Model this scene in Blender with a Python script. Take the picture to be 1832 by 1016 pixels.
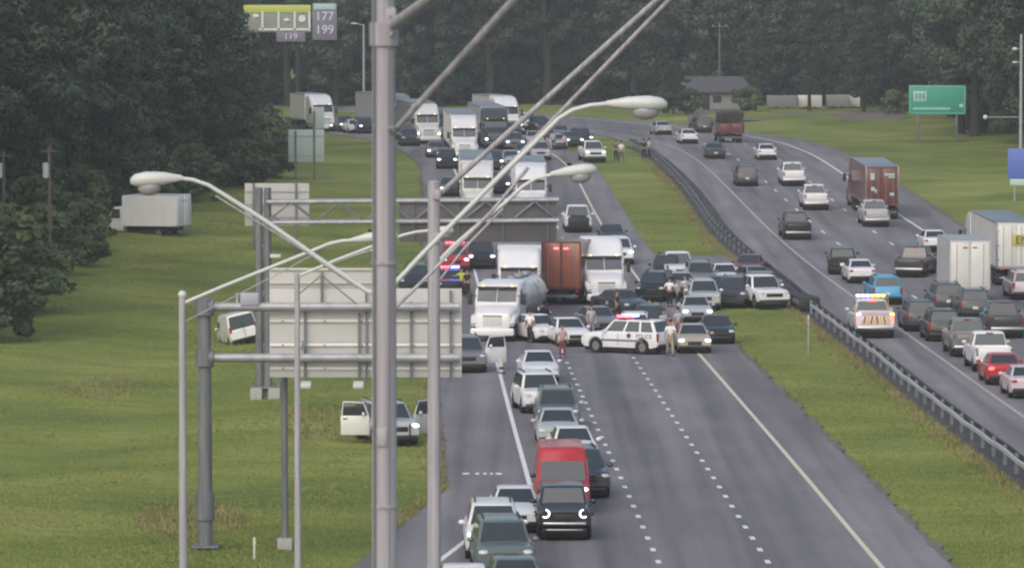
import bpy, bmesh, math, random
import numpy as np
from mathutils import Vector, Matrix, Euler
random.seed(7); np.random.seed(7)
R = math.radians
for o in list(bpy.data.objects): bpy.data.objects.remove(o)
scn = bpy.context.scene
COL = scn.collection

# ------------------------------------------------------------------ camera, world, sun, exposure
FPX, CAMH, PCX, PCY, HOR = 9000.0, 18.5, 916.0, 508.0, 2.0      # focal length in photo pixels, camera height
PITCH = math.atan((PCY - HOR) / FPX)
cam = bpy.data.cameras.new('camera'); camo = bpy.data.objects.new('camera', cam); COL.objects.link(camo)
cam.sensor_width = 36.0; cam.lens = 36.0 * FPX / 1832.0; cam.clip_start = 1.0; cam.clip_end = 6000
cam.dof.use_dof = True; cam.dof.focus_distance = 270; cam.dof.aperture_fstop = 6.3
camo.location = (0, 0, CAMH); camo.rotation_euler = (math.pi / 2 - PITCH, 0, 0)
scn.camera = camo
world = bpy.data.worlds.new("World"); scn.world = world; world.use_nodes = True
wn = world.node_tree
bg = wn.nodes['Background']
sky = wn.nodes.new('ShaderNodeTexSky'); sky.sky_type = 'NISHITA'; sky.sun_disc = False
SUN_EL, SUN_AZ = R(42), R(203)          # azimuth clockwise from +Y
sky.sun_elevation = SUN_EL; sky.sun_rotation = SUN_AZ; sky.altitude = 30; sky.air_density = 1.4; sky.dust_density = 4.0
sky.ozone_density = 1.5
wn.links.new(sky.outputs[0], bg.inputs[0]); bg.inputs[1].default_value = 0.13
sl = bpy.data.lights.new('sun', 'SUN'); so = bpy.data.objects.new('sun', sl); COL.objects.link(so)
sl.energy = 1.1; sl.angle = R(80); sl.color = (1.0, 0.965, 0.92)
sd = Vector((math.sin(SUN_AZ) * math.cos(SUN_EL), math.cos(SUN_AZ) * math.cos(SUN_EL), math.sin(SUN_EL)))
so.rotation_euler = sd.to_track_quat('Z', 'Y').to_euler(); so.location = (0, 0, 80)
scn.render.engine = 'CYCLES'
scn.view_settings.view_transform = 'Standard'; scn.view_settings.look = 'None'
scn.view_settings.exposure = 0.2; scn.view_settings.gamma = 1.0
scn.view_settings.use_curve_mapping = False
scn.cycles.filter_width = 2.2
scn.cycles.max_bounces = 6; scn.cycles.volume_bounces = 1
scn.cycles.sample_clamp_indirect = 4.0

# ------------------------------------------------------------------ ground profile, pixel to point
def ss(t):
    t = max(0.0, min(1.0, t)); return t * t * (3 - 2 * t)
def gz(Y): return 4.2 * ss((Y - 270) / 250.0)
def at(px, py, Y):
    dx = (px - PCX) / FPX; dv = (PCY - py) / FPX
    dy = math.cos(PITCH) + dv * math.sin(PITCH); dz = -math.sin(PITCH) + dv * math.cos(PITCH)
    t = Y / dy
    return Vector((dx * t, Y, CAMH + dz * t))
def gr(px, py):
    lo, hi = 60.0, 60.0
    while hi < 2500:
        hi += 2.0
        if at(px, py, hi).z <= gz(hi): break
        lo = hi
    for _ in range(30):
        m = (lo + hi) / 2
        if at(px, py, m).z <= gz(m): hi = m
        else: lo = m
    p = at(px, py, hi); p.z = gz(hi); return p
def interp(tab):
    xs = [a for a, b in tab]; ys = [b for a, b in tab]
    def f(v): return float(np.interp(v, xs, ys))
    return f
def curve(lo, hi, a, b, k, Y0):
    """straight line through two traced points, bending left beyond Y0"""
    (ya, xa), (yb, xb) = a, b
    def f(Y):
        x = xa + (xb - xa) * (Y - ya) / (yb - ya)
        if Y > Y0: x -= k * (Y - Y0) ** 2
        return x
    return f
SL = interp([(0, 4.6), (164, 1.25), (192, .7), (215, .15), (238, -.35), (261, -.85), (290, -1.45), (323, -2.2), (348, -2.9), (400, -3.9), (440, -4.7), (470, -6.0), (500, -8.6), (530, -13.4), (560, -20.5), (600, -33), (660, -58), (800, -120)])
SR = interp([(0, 16.0), (164, 12.1), (202, 11.3), (261, 9.9), (329, 8.1), (345, 7.6), (380, 6.7), (411, 6.1), (440, 5.6), (470, 4.6), (500, 2.4), (530, -2.2), (560, -9.2), (600, -21.5), (660, -46), (800, -108)])
NL = interp([(0, 27.5), (224, 22.8), (286, 21.9), (313, 21.0), (325, 20.5), (368, 19.2), (393, 18.7), (460, 17.5), (492, 16.4), (521, 14.2), (545, 10.9), (570, 6.3), (610, -3.5), (660, -20), (800, -75)])
NR = interp([(0, 39.0), (224, 34.3), (286, 33.2), (325, 31.8), (366, 30.7), (387, 30.0), (432, 29.4), (482, 28.6), (521, 26.6), (545, 23.6), (570, 19.2), (610, 9.6), (660, -7), (800, -62)])
GRAIL = interp([(0, 22.6), (194, 19.9), (233, 18.9), (261, 18.6), (278, 18.1), (296, 17.6), (308, 17.3), (328, 16.7), (345, 15.9), (370, 14.9), (390, 14.8), (410, 14.7), (445, 14.0), (482, 12.9), (500, 11.8), (521, 9.8), (545, 6.6), (570, 2.0), (610, -7.8), (660, -24.3), (800, -79.3)])
def smooth(f, w=14):
    return lambda Y: sum(f(Y + d) for d in (-w, -w / 2, 0, w / 2, w)) / 5.0
SL, SR, NL, NR, GRAIL = [smooth(f) for f in (SL, SR, NL, NR, GRAIL)]
def PL(Y): return SL(Y) - 3.1            # southbound pavement edges
def PR(Y): return SR(Y) + 2.35
def QL(Y): return GRAIL(Y) + 1.25        # northbound pavement edges
def QR(Y): return NR(Y) + 3.3

# ------------------------------------------------------------------ materials
MATS = {}
def mat(name, rgb, rough=0.6, metal=0.0, spec=0.5, coat=0.0, noise=0.0, nscale=4.0, emit=None, estr=0.0, bump=0.0, obj_rand=0.0):
    if name in MATS: return MATS[name]
    m = bpy.data.materials.new(name); m.use_nodes = True
    nt = m.node_tree; b = nt.nodes['Principled BSDF']
    b.inputs['Base Color'].default_value = (*rgb, 1); b.inputs['Roughness'].default_value = rough
    b.inputs['Metallic'].default_value = metal; b.inputs['Specular IOR Level'].default_value = spec
    b.inputs['Coat Weight'].default_value = coat; b.inputs['Coat Roughness'].default_value = 0.08
    if emit: b.inputs['Emission Color'].default_value = (*emit, 1); b.inputs['Emission Strength'].default_value = estr
    if noise or bump:
        tc = nt.nodes.new('ShaderNodeTexCoord'); n = nt.nodes.new('ShaderNodeTexNoise')
        n.inputs['Scale'].default_value = nscale; n.inputs['Detail'].default_value = 5; n.inputs['Roughness'].default_value = .65
        nt.links.new(tc.outputs['Object'], n.inputs['Vector'])
        mx = nt.nodes.new('ShaderNodeMix'); mx.data_type = 'RGBA'
        mx.inputs[6].default_value = (*[c * (1 - noise) for c in rgb], 1); mx.inputs[7].default_value = (*[min(1, c * (1 + noise * .6)) for c in rgb], 1)
        nt.links.new(n.outputs['Fac'], mx.inputs[0]); nt.links.new(mx.outputs[2], b.inputs['Base Color'])
        if bump:
            bp = nt.nodes.new('ShaderNodeBump'); bp.inputs['Strength'].default_value = bump; bp.inputs['Distance'].default_value = .02
            nt.links.new(n.outputs['Fac'], bp.inputs['Height']); nt.links.new(bp.outputs[0], b.inputs['Normal'])
    MATS[name] = m; return m
def paint(name, rgb): return mat('paint_' + name, rgb, rough=.34, spec=.5, coat=.45, noise=.17, nscale=.9)
PAINT = {
    'white': (.74, .74, .76), 'offwhite': (.66, .66, .64), 'silver': (.42, .43, .45), 'grey': (.17, .175, .185), 'dark': (.045, .05, .056),
    'black': (.016, .017, .02), 'red': (.44, .028, .032), 'maroon': (.15, .02, .025), 'tan': (.42, .36, .29), 'cyan': (.05, .30, .55),
    'greygreen': (.12, .145, .14), 'orange': (.27, .098, .06), 'rust': (.135, .045, .042), 'pink': (.60, .50, .55), 'navy': (.02, .024, .05), 'steel': (.5, .51, .53)}
for k, v in PAINT.items(): paint(k, v)
def P(k): return MATS['paint_' + k]
glass = mat('glass', (.034, .041, .047), rough=.07, spec=.8, noise=.25, nscale=2)
black = mat('black_trim', (.018, .018, .02), rough=.55, noise=.2)
rubber = mat('tyre_rubber', (.014, .014, .015), rough=.85, noise=.2)
rim = mat('wheel_metal', (.33, .33, .34), rough=.35, metal=.7, noise=.2)
chrome = mat('chrome', (.55, .55, .56), rough=.25, metal=.9, noise=.1)
galv = mat('galvanised_steel', (.40, .41, .43), rough=.5, metal=.35, noise=.16, nscale=1.2, bump=.1)
galvdark = mat('weathered_steel', (.19, .205, .22), rough=.6, metal=.25, noise=.25, nscale=1.0, bump=.1)
polegrey = mat('pole_aluminium', (.42, .415, .435), rough=.55, metal=.08, noise=.12, nscale=.8, bump=.05)
def streaks(m, sc=(7, 7, .25), amt=.16):
    nt = m.node_tree; b = nt.nodes['Principled BSDF']; tc = nt.nodes.new('ShaderNodeTexCoord'); mp = nt.nodes.new('ShaderNodeMapping'); mp.inputs['Scale'].default_value = sc
    n = nt.nodes.new('ShaderNodeTexNoise'); n.inputs['Scale'].default_value = 1.6; n.inputs['Detail'].default_value = 5
    nt.links.new(tc.outputs['Object'], mp.inputs[0]); nt.links.new(mp.outputs[0], n.inputs['Vector'])
    r = nt.nodes.new('ShaderNodeValToRGB'); r.color_ramp.elements[0].position = .32; r.color_ramp.elements[0].color = (1 - amt * 2, 1 - amt * 2.1, 1 - amt * 1.7, 1); r.color_ramp.elements[1].position = .66; r.color_ramp.elements[1].color = (1 + amt * .5, 1 + amt * .4, 1 + amt * .5, 1)
    nt.links.new(n.outputs['Fac'], r.inputs[0]); old = b.inputs['Base Color'].links[0].from_socket
    x = nt.nodes.new('ShaderNodeMix'); x.data_type = 'RGBA'; x.blend_type = 'MULTIPLY'; x.inputs[0].default_value = 1; nt.links.new(old, x.inputs[6]); nt.links.new(r.outputs[0], x.inputs[7]); nt.links.new(x.outputs[2], b.inputs['Base Color'])
streaks(polegrey); streaks(galv, (1.5, 1.5, .6), .12); streaks(galvdark, (3, 3, .3), .14)
signback = mat('sign_back_aluminium', (.52, .515, .51), rough=.6, metal=.0, noise=.16, nscale=.9)
signbackdark = mat('dark_sign_back', (.15, .143, .152), rough=.6, metal=.1, noise=.3, nscale=.8)
concrete = mat('concrete', (.36, .36, .34), rough=.9, noise=.25, nscale=3, bump=.3)
lampwhite = mat('lamp_housing', (.56, .58, .57), rough=.4, noise=.08)
lampglass = mat('lamp_lens', (.34, .34, .36), rough=.2, spec=.6, noise=.1)
headlit = mat('headlight_lit', (.8, .82, .85), rough=.2, emit=(.95, .97, 1), estr=3.2, noise=.05)
headoff = mat('headlight_clear', (.55, .56, .58), rough=.15, spec=.7, noise=.1)
tailred = mat('taillight_red', (.28, .012, .014), rough=.3, noise=.1)
taillit = mat('taillight_lit', (.5, .02, .02), rough=.3, emit=(1, .06, .05), estr=7, noise=.1)
amber = mat('amber_marker', (.6, .25, .03), rough=.3, emit=(1, .55, .1), estr=5, noise=.1)
redlit = mat('red_beacon', (.6, .02, .04), rough=.3, emit=(1, .06, .10), estr=10, noise=.1)
bluelit = mat('blue_beacon', (.1, .1, .7), rough=.3, emit=(.22, .22, 1), estr=14, noise=.1)
plate = mat('number_plate', (.62, .62, .6), rough=.5, noise=.15, nscale=9)
whiteline = mat('white_paint_line', (.74, .74, .76), rough=.75, noise=.35, nscale=3)
yellowline = mat('yellow_paint_line', (.64, .59, .46), rough=.75, noise=.35, nscale=3)
bark = mat('bark', (.038, .034, .030), rough=.95, noise=.4, nscale=2, bump=.5)
wood = mat('utility_pole_wood', (.14, .115, .095), rough=.9, noise=.3, nscale=2)

def node_mat(name):
    m = bpy.data.materials.new(name); m.use_nodes = True; nt = m.node_tree; MATS[name] = m
    return m, nt, nt.nodes['Principled BSDF']
def ramp(nt, src, stops):
    r = nt.nodes.new('ShaderNodeValToRGB'); e = r.color_ramp.elements
    while len(e) < len(stops): e.new(.5)
    for el, (p, c) in zip(e, stops): el.position = p; el.color = (*c, 1)
    nt.links.new(src, r.inputs[0]); return r
def noise_node(nt, vec, scale, detail=6, rough=.6):
    n = nt.nodes.new('ShaderNodeTexNoise'); n.inputs['Scale'].default_value = scale; n.inputs['Detail'].default_value = detail
    n.inputs['Roughness'].default_value = rough; nt.links.new(vec, n.inputs['Vector']); return n
def mapping(nt, scale):
    g = nt.nodes.new('ShaderNodeNewGeometry'); m = nt.nodes.new('ShaderNodeMapping'); m.inputs['Scale'].default_value = scale
    nt.links.new(g.outputs['Position'], m.inputs['Vector']); return m.outputs[0]
def mixc(nt, fac, a, b, mode='MIX'):
    x = nt.nodes.new('ShaderNodeMix'); x.data_type = 'RGBA'; x.blend_type = mode
    if isinstance(fac, float): x.inputs[0].default_value = fac
    else: nt.links.new(fac, x.inputs[0])
    nt.links.new(a, x.inputs[6]); nt.links.new(b, x.inputs[7]); return x.outputs[2]
# grass ground: mown turf with dry and lush patches
m_ground, nt, b = node_mat('turf')
v = mapping(nt, (.55, .8, 1))
n1 = noise_node(nt, v, .13, 6, .55); n2 = noise_node(nt, mapping(nt, (.35, 1, 1)), .9, 5, .6); n3 = noise_node(nt, mapping(nt, (1, 1, 1)), 6, 4, .6)
r1 = ramp(nt, n1.outputs['Fac'], [(.30, (.108, .146, .036)), (.44, (.155, .196, .049)), (.55, (.205, .235, .060)), (.70, (.290, .290, .098))])
r2 = ramp(nt, n2.outputs['Fac'], [(.3, (.80, .83, .78)), (.5, (.98, .99, .96)), (.72, (1.14, 1.10, 1.06))])
r3 = ramp(nt, n3.outputs['Fac'], [(.3, (.75, .75, .75)), (.7, (1.15, 1.15, 1.15))])
c = mixc(nt, 1.0, r1.outputs[0], r2.outputs[0], 'MULTIPLY'); c = mixc(nt, 1.0, c, r3.outputs[0], 'MULTIPLY')
nt.links.new(c, b.inputs['Base Color']); b.inputs['Roughness'].default_value = .95; b.inputs['Specular IOR Level'].default_value = .1
bp = nt.nodes.new('ShaderNodeBump'); bp.inputs['Strength'].default_value = .5; bp.inputs['Distance'].default_value = .12
nt.links.new(n2.outputs['Fac'], bp.inputs['Height']); nt.links.new(bp.outputs[0], b.inputs['Normal'])
# asphalt with lengthwise wheel tracks, patches and seams
def asphalt(name, base, seed):
    m, nt, b = node_mat(name)
    vs = mapping(nt, (1.0, .012, 1)); n1 = noise_node(nt, vs, .85, 3, .5)
    n2 = noise_node(nt, mapping(nt, (1, .25, 1)), .35, 6, .6); n3 = noise_node(nt, mapping(nt, (1, 1, 1)), 9, 4, .6)
    t = [x for x in base]
    r1 = ramp(nt, n1.outputs['Fac'], [(.36, tuple(x * .76 for x in t)), (.5, tuple(t)), (.64, tuple(x * 1.2 for x in t))])
    r2 = ramp(nt, n2.outputs['Fac'], [(.3, (.80, .80, .82)), (.7, (1.16, 1.15, 1.14))])
    r3 = ramp(nt, n3.outputs['Fac'], [(.3, (.86, .86, .86)), (.7, (1.12, 1.12, 1.12))])
    c = mixc(nt, 1.0, r1.outputs[0], r2.outputs[0], 'MULTIPLY'); c = mixc(nt, 1.0, c, r3.outputs[0], 'MULTIPLY')
    at_ = nt.nodes.new('ShaderNodeAttribute'); at_.attribute_name = 'lane'
    fr_ = nt.nodes.new('ShaderNodeMath'); fr_.operation = 'FRACT'; nt.links.new(at_.outputs['Fac'], fr_.inputs[0])
    rw = ramp(nt, fr_.outputs[0], [(.10, (1.06, 1.05, 1.05)), (.27, (.97, .97, .97)), (.40, (.90, .90, .90)), (.5, (.80, .80, .81)), (.60, (.90, .90, .90)), (.73, (.97, .97, .97)), (.90, (1.06, 1.05, 1.05))])
    nw = noise_node(nt, mapping(nt, (.4, .03, 1)), 1.0, 4, .6); rn = ramp(nt, nw.outputs['Fac'], [(.35, (.25, .25, .25)), (.65, (1, 1, 1))])
    wn_ = nt.nodes.new('ShaderNodeMix'); wn_.data_type = 'RGBA'; wn_.blend_type = 'MULTIPLY'; nt.links.new(rn.outputs[0], wn_.inputs[0]); nt.links.new(c, wn_.inputs[6]); nt.links.new(rw.outputs[0], wn_.inputs[7]); c = wn_.outputs[2]
    nt.links.new(c, b.inputs['Base Color']); b.inputs['Roughness'].default_value = .82; b.inputs['Specular IOR Level'].default_value = .35
    return m
m_asph = asphalt('asphalt', (.170, .160, .172), 1)
m_shld = asphalt('shoulder_asphalt', (.180, .168, .178), 2)
m_dark_strip, nt, b = node_mat('guardrail_dark_strip')  # dark mottled tone of the strip along the guardrail
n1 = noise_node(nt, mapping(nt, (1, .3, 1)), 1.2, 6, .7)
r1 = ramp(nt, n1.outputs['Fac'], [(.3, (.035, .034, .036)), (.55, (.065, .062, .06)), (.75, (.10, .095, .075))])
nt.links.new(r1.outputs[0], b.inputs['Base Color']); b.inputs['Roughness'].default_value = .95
m_dirt, nt, b = node_mat('bare_ground')
n1 = noise_node(nt, mapping(nt, (1, .3, 1)), .6, 6, .7)
r1 = ramp(nt, n1.outputs['Fac'], [(.3, (.10, .09, .075)), (.55, (.15, .135, .11)), (.75, (.13, .135, .08))])
nt.links.new(r1.outputs[0], b.inputs['Base Color']); b.inputs['Roughness'].default_value = .95
def leafmat(name, dark, mid, light):
    m, nt, b = node_mat(name)
    g = nt.nodes.new('ShaderNodeNewGeometry'); oi = nt.nodes.new('ShaderNodeObjectInfo')
    tc = nt.nodes.new('ShaderNodeTexCoord'); n = noise_node(nt, tc.outputs['Object'], .26, 3, .55)
    a = nt.nodes.new('ShaderNodeMath'); a.operation = 'MULTIPLY_ADD'; a.inputs[1].default_value = .45; a.inputs[2].default_value = -.22
    nt.links.new(g.outputs['Random Per Island'], a.inputs[0])
    s = nt.nodes.new('ShaderNodeMath'); s.operation = 'ADD'; nt.links.new(a.outputs[0], s.inputs[0]); nt.links.new(n.outputs['Fac'], s.inputs[1])
    a2 = nt.nodes.new('ShaderNodeMath'); a2.operation = 'MULTIPLY_ADD'; a2.inputs[1].default_value = .46; nt.links.new(oi.outputs['Random'], a2.inputs[0])
    s2 = nt.nodes.new('ShaderNodeMath'); s2.operation = 'SUBTRACT'; s2.inputs[1].default_value = .23; nt.links.new(s.outputs[0], a2.inputs[2]); nt.links.new(a2.outputs[0], s2.inputs[0])
    r = ramp(nt, s2.outputs[0], [(.22, dark), (.5, mid), (.82, light)])
    nt.links.new(r.outputs[0], b.inputs['Base Color']); b.inputs['Roughness'].default_value = .7; b.inputs['Specular IOR Level'].default_value = .25
    return m
m_leaf = leafmat('broad_leaves', (.020, .034, .025), (.040, .064, .043), (.090, .118, .068))
m_pine = leafmat('needle_leaves', (.014, .024, .019), (.029, .043, .029), (.060, .078, .046))
m_bush = leafmat('shrub_leaves', (.034, .052, .026), (.068, .098, .044), (.12, .15, .066))
m_blade = leafmat('grass_blades', (.125, .165, .042), (.18, .22, .056), (.265, .28, .09))
m_dry = leafmat('dry_grass_blades', (.16, .15, .06), (.25, .235, .10), (.36, .33, .17))

# ------------------------------------------------------------------ mesh helpers
def link(o): COL.objects.link(o); return o
def mk(name, me, m=None, parent=None, loc=(0, 0, 0), rot=(0, 0, 0), kind=None, label=None, cat=None, group=None):
    o = bpy.data.objects.new(name, me); COL.objects.link(o)
    o.location = loc; o.rotation_euler = rot
    if m is not None:
        if len(me.materials) == 0: me.materials.append(None)
        o.material_slots[0].link = 'OBJECT'; o.material_slots[0].material = m
    if parent is not None: o.parent = parent
    if kind: o['kind'] = kind
    if label: o['label'] = label
    if cat: o['category'] = cat
    if group: o['group'] = group
    return o
def thing(name, label, cat, loc=(0, 0, 0), rot=(0, 0, 0), group=None):
    o = bpy.data.objects.new(name, None); COL.objects.link(o); o.location = loc; o.rotation_euler = rot
    o.empty_display_size = .3; o['label'] = label; o['category'] = cat
    if group: o['group'] = group
    return o
def mesh(name, vs, fs, smooth=None):
    me = bpy.data.meshes.new(name); me.from_pydata([tuple(v) for v in vs], [], fs); me.validate(); me.update()
    if smooth is not None:
        me.shade_smooth(); me.set_sharp_from_angle(angle=R(smooth))
    return me
def np_mesh(name, V, Q):
    """vertices (n,3), quads (m,4) as arrays"""
    me = bpy.data.meshes.new(name); me.vertices.add(len(V)); me.vertices.foreach_set('co', V.astype('f').ravel())
    k = Q.shape[1]; me.loops.add(Q.size); me.loops.foreach_set('vertex_index', Q.astype('i').ravel())
    me.polygons.add(len(Q)); me.polygons.foreach_set('loop_start', np.arange(0, Q.size, k, dtype='i'))
    me.update(calc_edges=True); return me
def bm_to(name, bm, smooth=None, bevel=0.0, seg=2):
    if bevel: bmesh.ops.bevel(bm, geom=list(bm.edges), offset=bevel, segments=seg, affect='EDGES', profile=.5, clamp_overlap=True)
    bmesh.ops.recalc_face_normals(bm, faces=bm.faces)
    me = bpy.data.meshes.new(name); bm.to_mesh(me); bm.free()
    if smooth is not None: me.shade_smooth(); me.set_sharp_from_angle(angle=R(smooth))
    return me
def add_box(bm, x0, x1, y0, y1, z0, z1, M=None):
    vs = [bm.verts.new((x, y, z)) for x in (x0, x1) for y in (y0, y1) for z in (z0, z1)]
    for f in ((0, 1, 3, 2), (4, 6, 7, 5), (0, 4, 5, 1), (2, 3, 7, 6), (0, 2, 6, 4), (1, 5, 7, 3)): bm.faces.new([vs[i] for i in f])
    if M is not None:
        for v in vs: v.co = M @ v.co
    return vs
_bc = {}
def boxm(sx, sy, sz, bev=0.0):
    k = ('b', sx, sy, sz, bev)
    if k not in _bc:
        bm = bmesh.new(); add_box(bm, -sx / 2, sx / 2, -sy / 2, sy / 2, -sz / 2, sz / 2)
        _bc[k] = bm_to('box_part', bm, 40 if bev else None, bev)
    return _bc[k]
def cyl_m(r, h, n=18, axis='Z', bev=0.0, r2=None):
    k = ('c', r, h, n, axis, bev, r2)
    if k not in _bc:
        bm = bmesh.new(); bmesh.ops.create_cone(bm, cap_ends=True, segments=n, radius1=r, radius2=r if r2 is None else r2, depth=h)
        if bev: bmesh.ops.bevel(bm, geom=[e for e in bm.edges if len(e.link_faces) == 2 and any(len(f.verts) > 4 for f in e.link_faces)], offset=bev, segments=2, affect='EDGES')
        if axis == 'Y': bmesh.ops.rotate(bm, verts=bm.verts, matrix=Matrix.Rotation(R(90), 3, 'X'))
        if axis == 'X': bmesh.ops.rotate(bm, verts=bm.verts, matrix=Matrix.Rotation(R(90), 3, 'Y'))
        _bc[k] = bm_to('round_part', bm, 40)
    return _bc[k]
def ell_m(sx, sy, sz):
    k = ('e', sx, sy, sz)
    if k not in _bc:
        bm = bmesh.new(); bmesh.ops.create_uvsphere(bm, u_segments=12, v_segments=8, radius=1)
        for v in bm.verts: v.co = Vector((v.co.x * sx / 2, v.co.y * sy / 2, v.co.z * sz / 2))
        _bc[k] = bm_to('rounded_part', bm, 80)
    return _bc[k]
def tube(pts, rad, n=10, name='tube', cap=True):
    """tube along points; rad a number or list"""
    pts = [Vector(p) for p in pts]; rr = rad if isinstance(rad, (list, tuple)) else [rad] * len(pts)
    vs, fs = [], []; up = Vector((0, 0, 1)); prev = None
    for i, p in enumerate(pts):
        d = (pts[min(i + 1, len(pts) - 1)] - pts[max(i - 1, 0)]).normalized()
        if prev is None:
            a = d.cross(up); a = a.normalized() if a.length > .01 else Vector((1, 0, 0))
        else:
            a = (prev - d * prev.dot(d)).normalized()
        prev = a; c = d.cross(a)
        for k in range(n):
            t = 2 * math.pi * k / n; vs.append(p + (a * math.cos(t) + c * math.sin(t)) * rr[i])
    for i in range(len(pts) - 1):
        for k in range(n): fs.append((i * n + k, i * n + (k + 1) % n, (i + 1) * n + (k + 1) % n, (i + 1) * n + k))
    if cap: fs.append(tuple(range(n - 1, -1, -1))); fs.append(tuple((len(pts) - 1) * n + k for k in range(n)))
    return mesh(name, vs, fs, 50)
def rloft(st, name='loft', n=5, smooth=35):
    """stations (x, half width, z bottom, z top, corner radius): rounded rectangles joined along x"""
    vs, fs = [], []; m = None
    for (x, w, z0, z1, r) in st:
        r = min(r, w * .99, (z1 - z0) / 2 * .99); ring = []
        for cx, cz, a0 in ((w - r, z1 - r, 0), (-w + r, z1 - r, 90), (-w + r, z0 + r, 180), (w - r, z0 + r, 270)):
            for k in range(n):
                a = R(a0 + 90.0 * k / (n - 1)); ring.append((x, cx + r * math.cos(a), cz + r * math.sin(a)))
        m = len(ring); vs += ring
    for i in range(len(st) - 1):
        for k in range(m): fs.append((i * m + k, i * m + (k + 1) % m, (i + 1) * m + (k + 1) % m, (i + 1) * m + k))
    fs.append(tuple(range(m - 1, -1, -1))); fs.append(tuple((len(st) - 1) * m + k for k in range(m)))
    bm = bmesh.new(); me0 = mesh(name, vs, fs); bm.from_mesh(me0); bpy.data.meshes.remove(me0)
    return bm_to(name, bm, smooth)
def panel(quad, push=.012, name='panel', back=.03):
    """a thin closed panel on a quad, outer face pushed along its normal"""
    q = [Vector(p) for p in quad]; nrm = (q[1] - q[0]).cross(q[2] - q[0]).normalized()
    vs = [p + nrm * push for p in q] + [p - nrm * back for p in q]; n = len(q)
    fs = [tuple(range(n)), tuple(range(2 * n - 1, n - 1, -1))] + [(i, i + n, (i + 1) % n + n, (i + 1) % n) for i in range(n)]
    return mesh(name, vs, fs)

# ------------------------------------------------------------------ vehicles
# a template is a list of parts: [name, mesh, material key, location, rotation, children]
_wh = {}
def wheel_parts(x, y, r, w):
    s = 1 if y > 0 else -1
    k = (r, w)
    if k not in _wh:
        bm = bmesh.new(); prof = [(r * .62, -w / 2), (r * .93, -w / 2), (r, -w * .34), (r, w * .34), (r * .93, w / 2), (r * .62, w / 2)]; n = 22
        rings = []
        for (rr, yy) in prof: rings.append([bm.verts.new((rr * math.cos(2 * math.pi * i / n), yy, rr * math.sin(2 * math.pi * i / n))) for i in range(n)])
        for a, b2 in zip(rings, rings[1:] + rings[:1]):
            for i in range(n): bm.faces.new((a[i], a[(i + 1) % n], b2[(i + 1) % n], b2[i]))
        ty = bm_to('tyre', bm, 40)
        bm = bmesh.new(); n = 20
        bmesh.ops.create_cone(bm, cap_ends=True, segments=n, radius1=r * .63, radius2=r * .63, depth=w * .55)
        bmesh.ops.rotate(bm, verts=bm.verts, matrix=Matrix.Rotation(R(90), 3, 'X'))
        for i in range(5):                                                     # spokes and a hub cap
            M = Matrix.Rotation(2 * math.pi * i / 5, 4, 'Y')
            for sg in (-1, 1): add_box(bm, r * .1, r * .6, sg * w * .27, sg * w * .42, -r * .08, r * .08, M)
        _wh[k] = (ty, bm_to('rim', bm, 40))
    ty, ri = _wh[k]
    return ['wheel', ty, 'rubber', (x, y, r), (0, 0, 0), [['rim', ri, 'rim', (0, s * .0, 0), (0, 0, 0), []]]]
def car_loft(L, W, top, sill=.27, r=.33, xw=(), bed=None, nose=.10, rail=None):
    """lower body: top = [(x, deck z)], wheel arches cut into the bottom edge, bed = (x0, x1, floor)"""
    f = interp(top); Ra = r * 1.17; h = L / 2
    xs = {-h, -h + .05, -h + .16, -h + .4, h - .4, h - .16, h - .05, h}
    for w in xw:
        for k in range(9): xs.add(round(w + Ra * math.cos(math.pi * k / 8), 4))
    for a, _ in top: xs.add(max(-h, min(h, a)))
    if bed: xs |= {bed[0], bed[0] + .06, bed[1] - .06, bed[1]}
    xs = sorted(xs); ring = 0; V = []; F = []
    for x in xs:
        e = min(x + h, h - x); k = 1 - nose * max(0, 1 - e / .42) ** 2
        hw = W / 2 * k; dk = f(x); sh = dk - .085; zs = sill + .16 * max(0, 1 - e / .3) ** 1.5
        for w in xw:
            dx = abs(x - w)
            if dx < Ra: zs = max(zs, r + math.sqrt(max(0, Ra * Ra - dx * dx)))
        zs = min(zs, sh - .06)
        inb = bed and bed[0] + .03 < x < bed[1] - .03
        half = [(hw * .955, zs), (hw * 1.0, zs + (sh - zs) * .3), (hw * .992, zs + (sh - zs) * .68), (hw * .95, sh)]
        half += [(hw * .9, dk - .005), (hw * .87, bed[2]), (0, bed[2])] if inb else [(hw * .86, dk - .02), (hw * .5, dk + .008), (0, dk + .015)]
        pts = [(x, -y, z) for y, z in half] + [(x, y, z) for y, z in half[-2::-1]]
        ring = len(pts); V += pts
    for i in range(len(xs) - 1):
        for k in range(ring - 1): F.append((i * ring + k, (i + 1) * ring + k, (i + 1) * ring + k + 1, i * ring + k + 1))
        F.append((i * ring + ring - 1, (i + 1) * ring + ring - 1, (i + 1) * ring, i * ring))
    F.append(tuple(range(ring))); F.append(tuple((len(xs) - 1) * ring + k for k in range(ring - 1, -1, -1)))
    bm = bmesh.new(); me0 = mesh('body', V, F); bm.from_mesh(me0); bpy.data.meshes.remove(me0)
    return bm_to('body', bm, 32)
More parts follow.
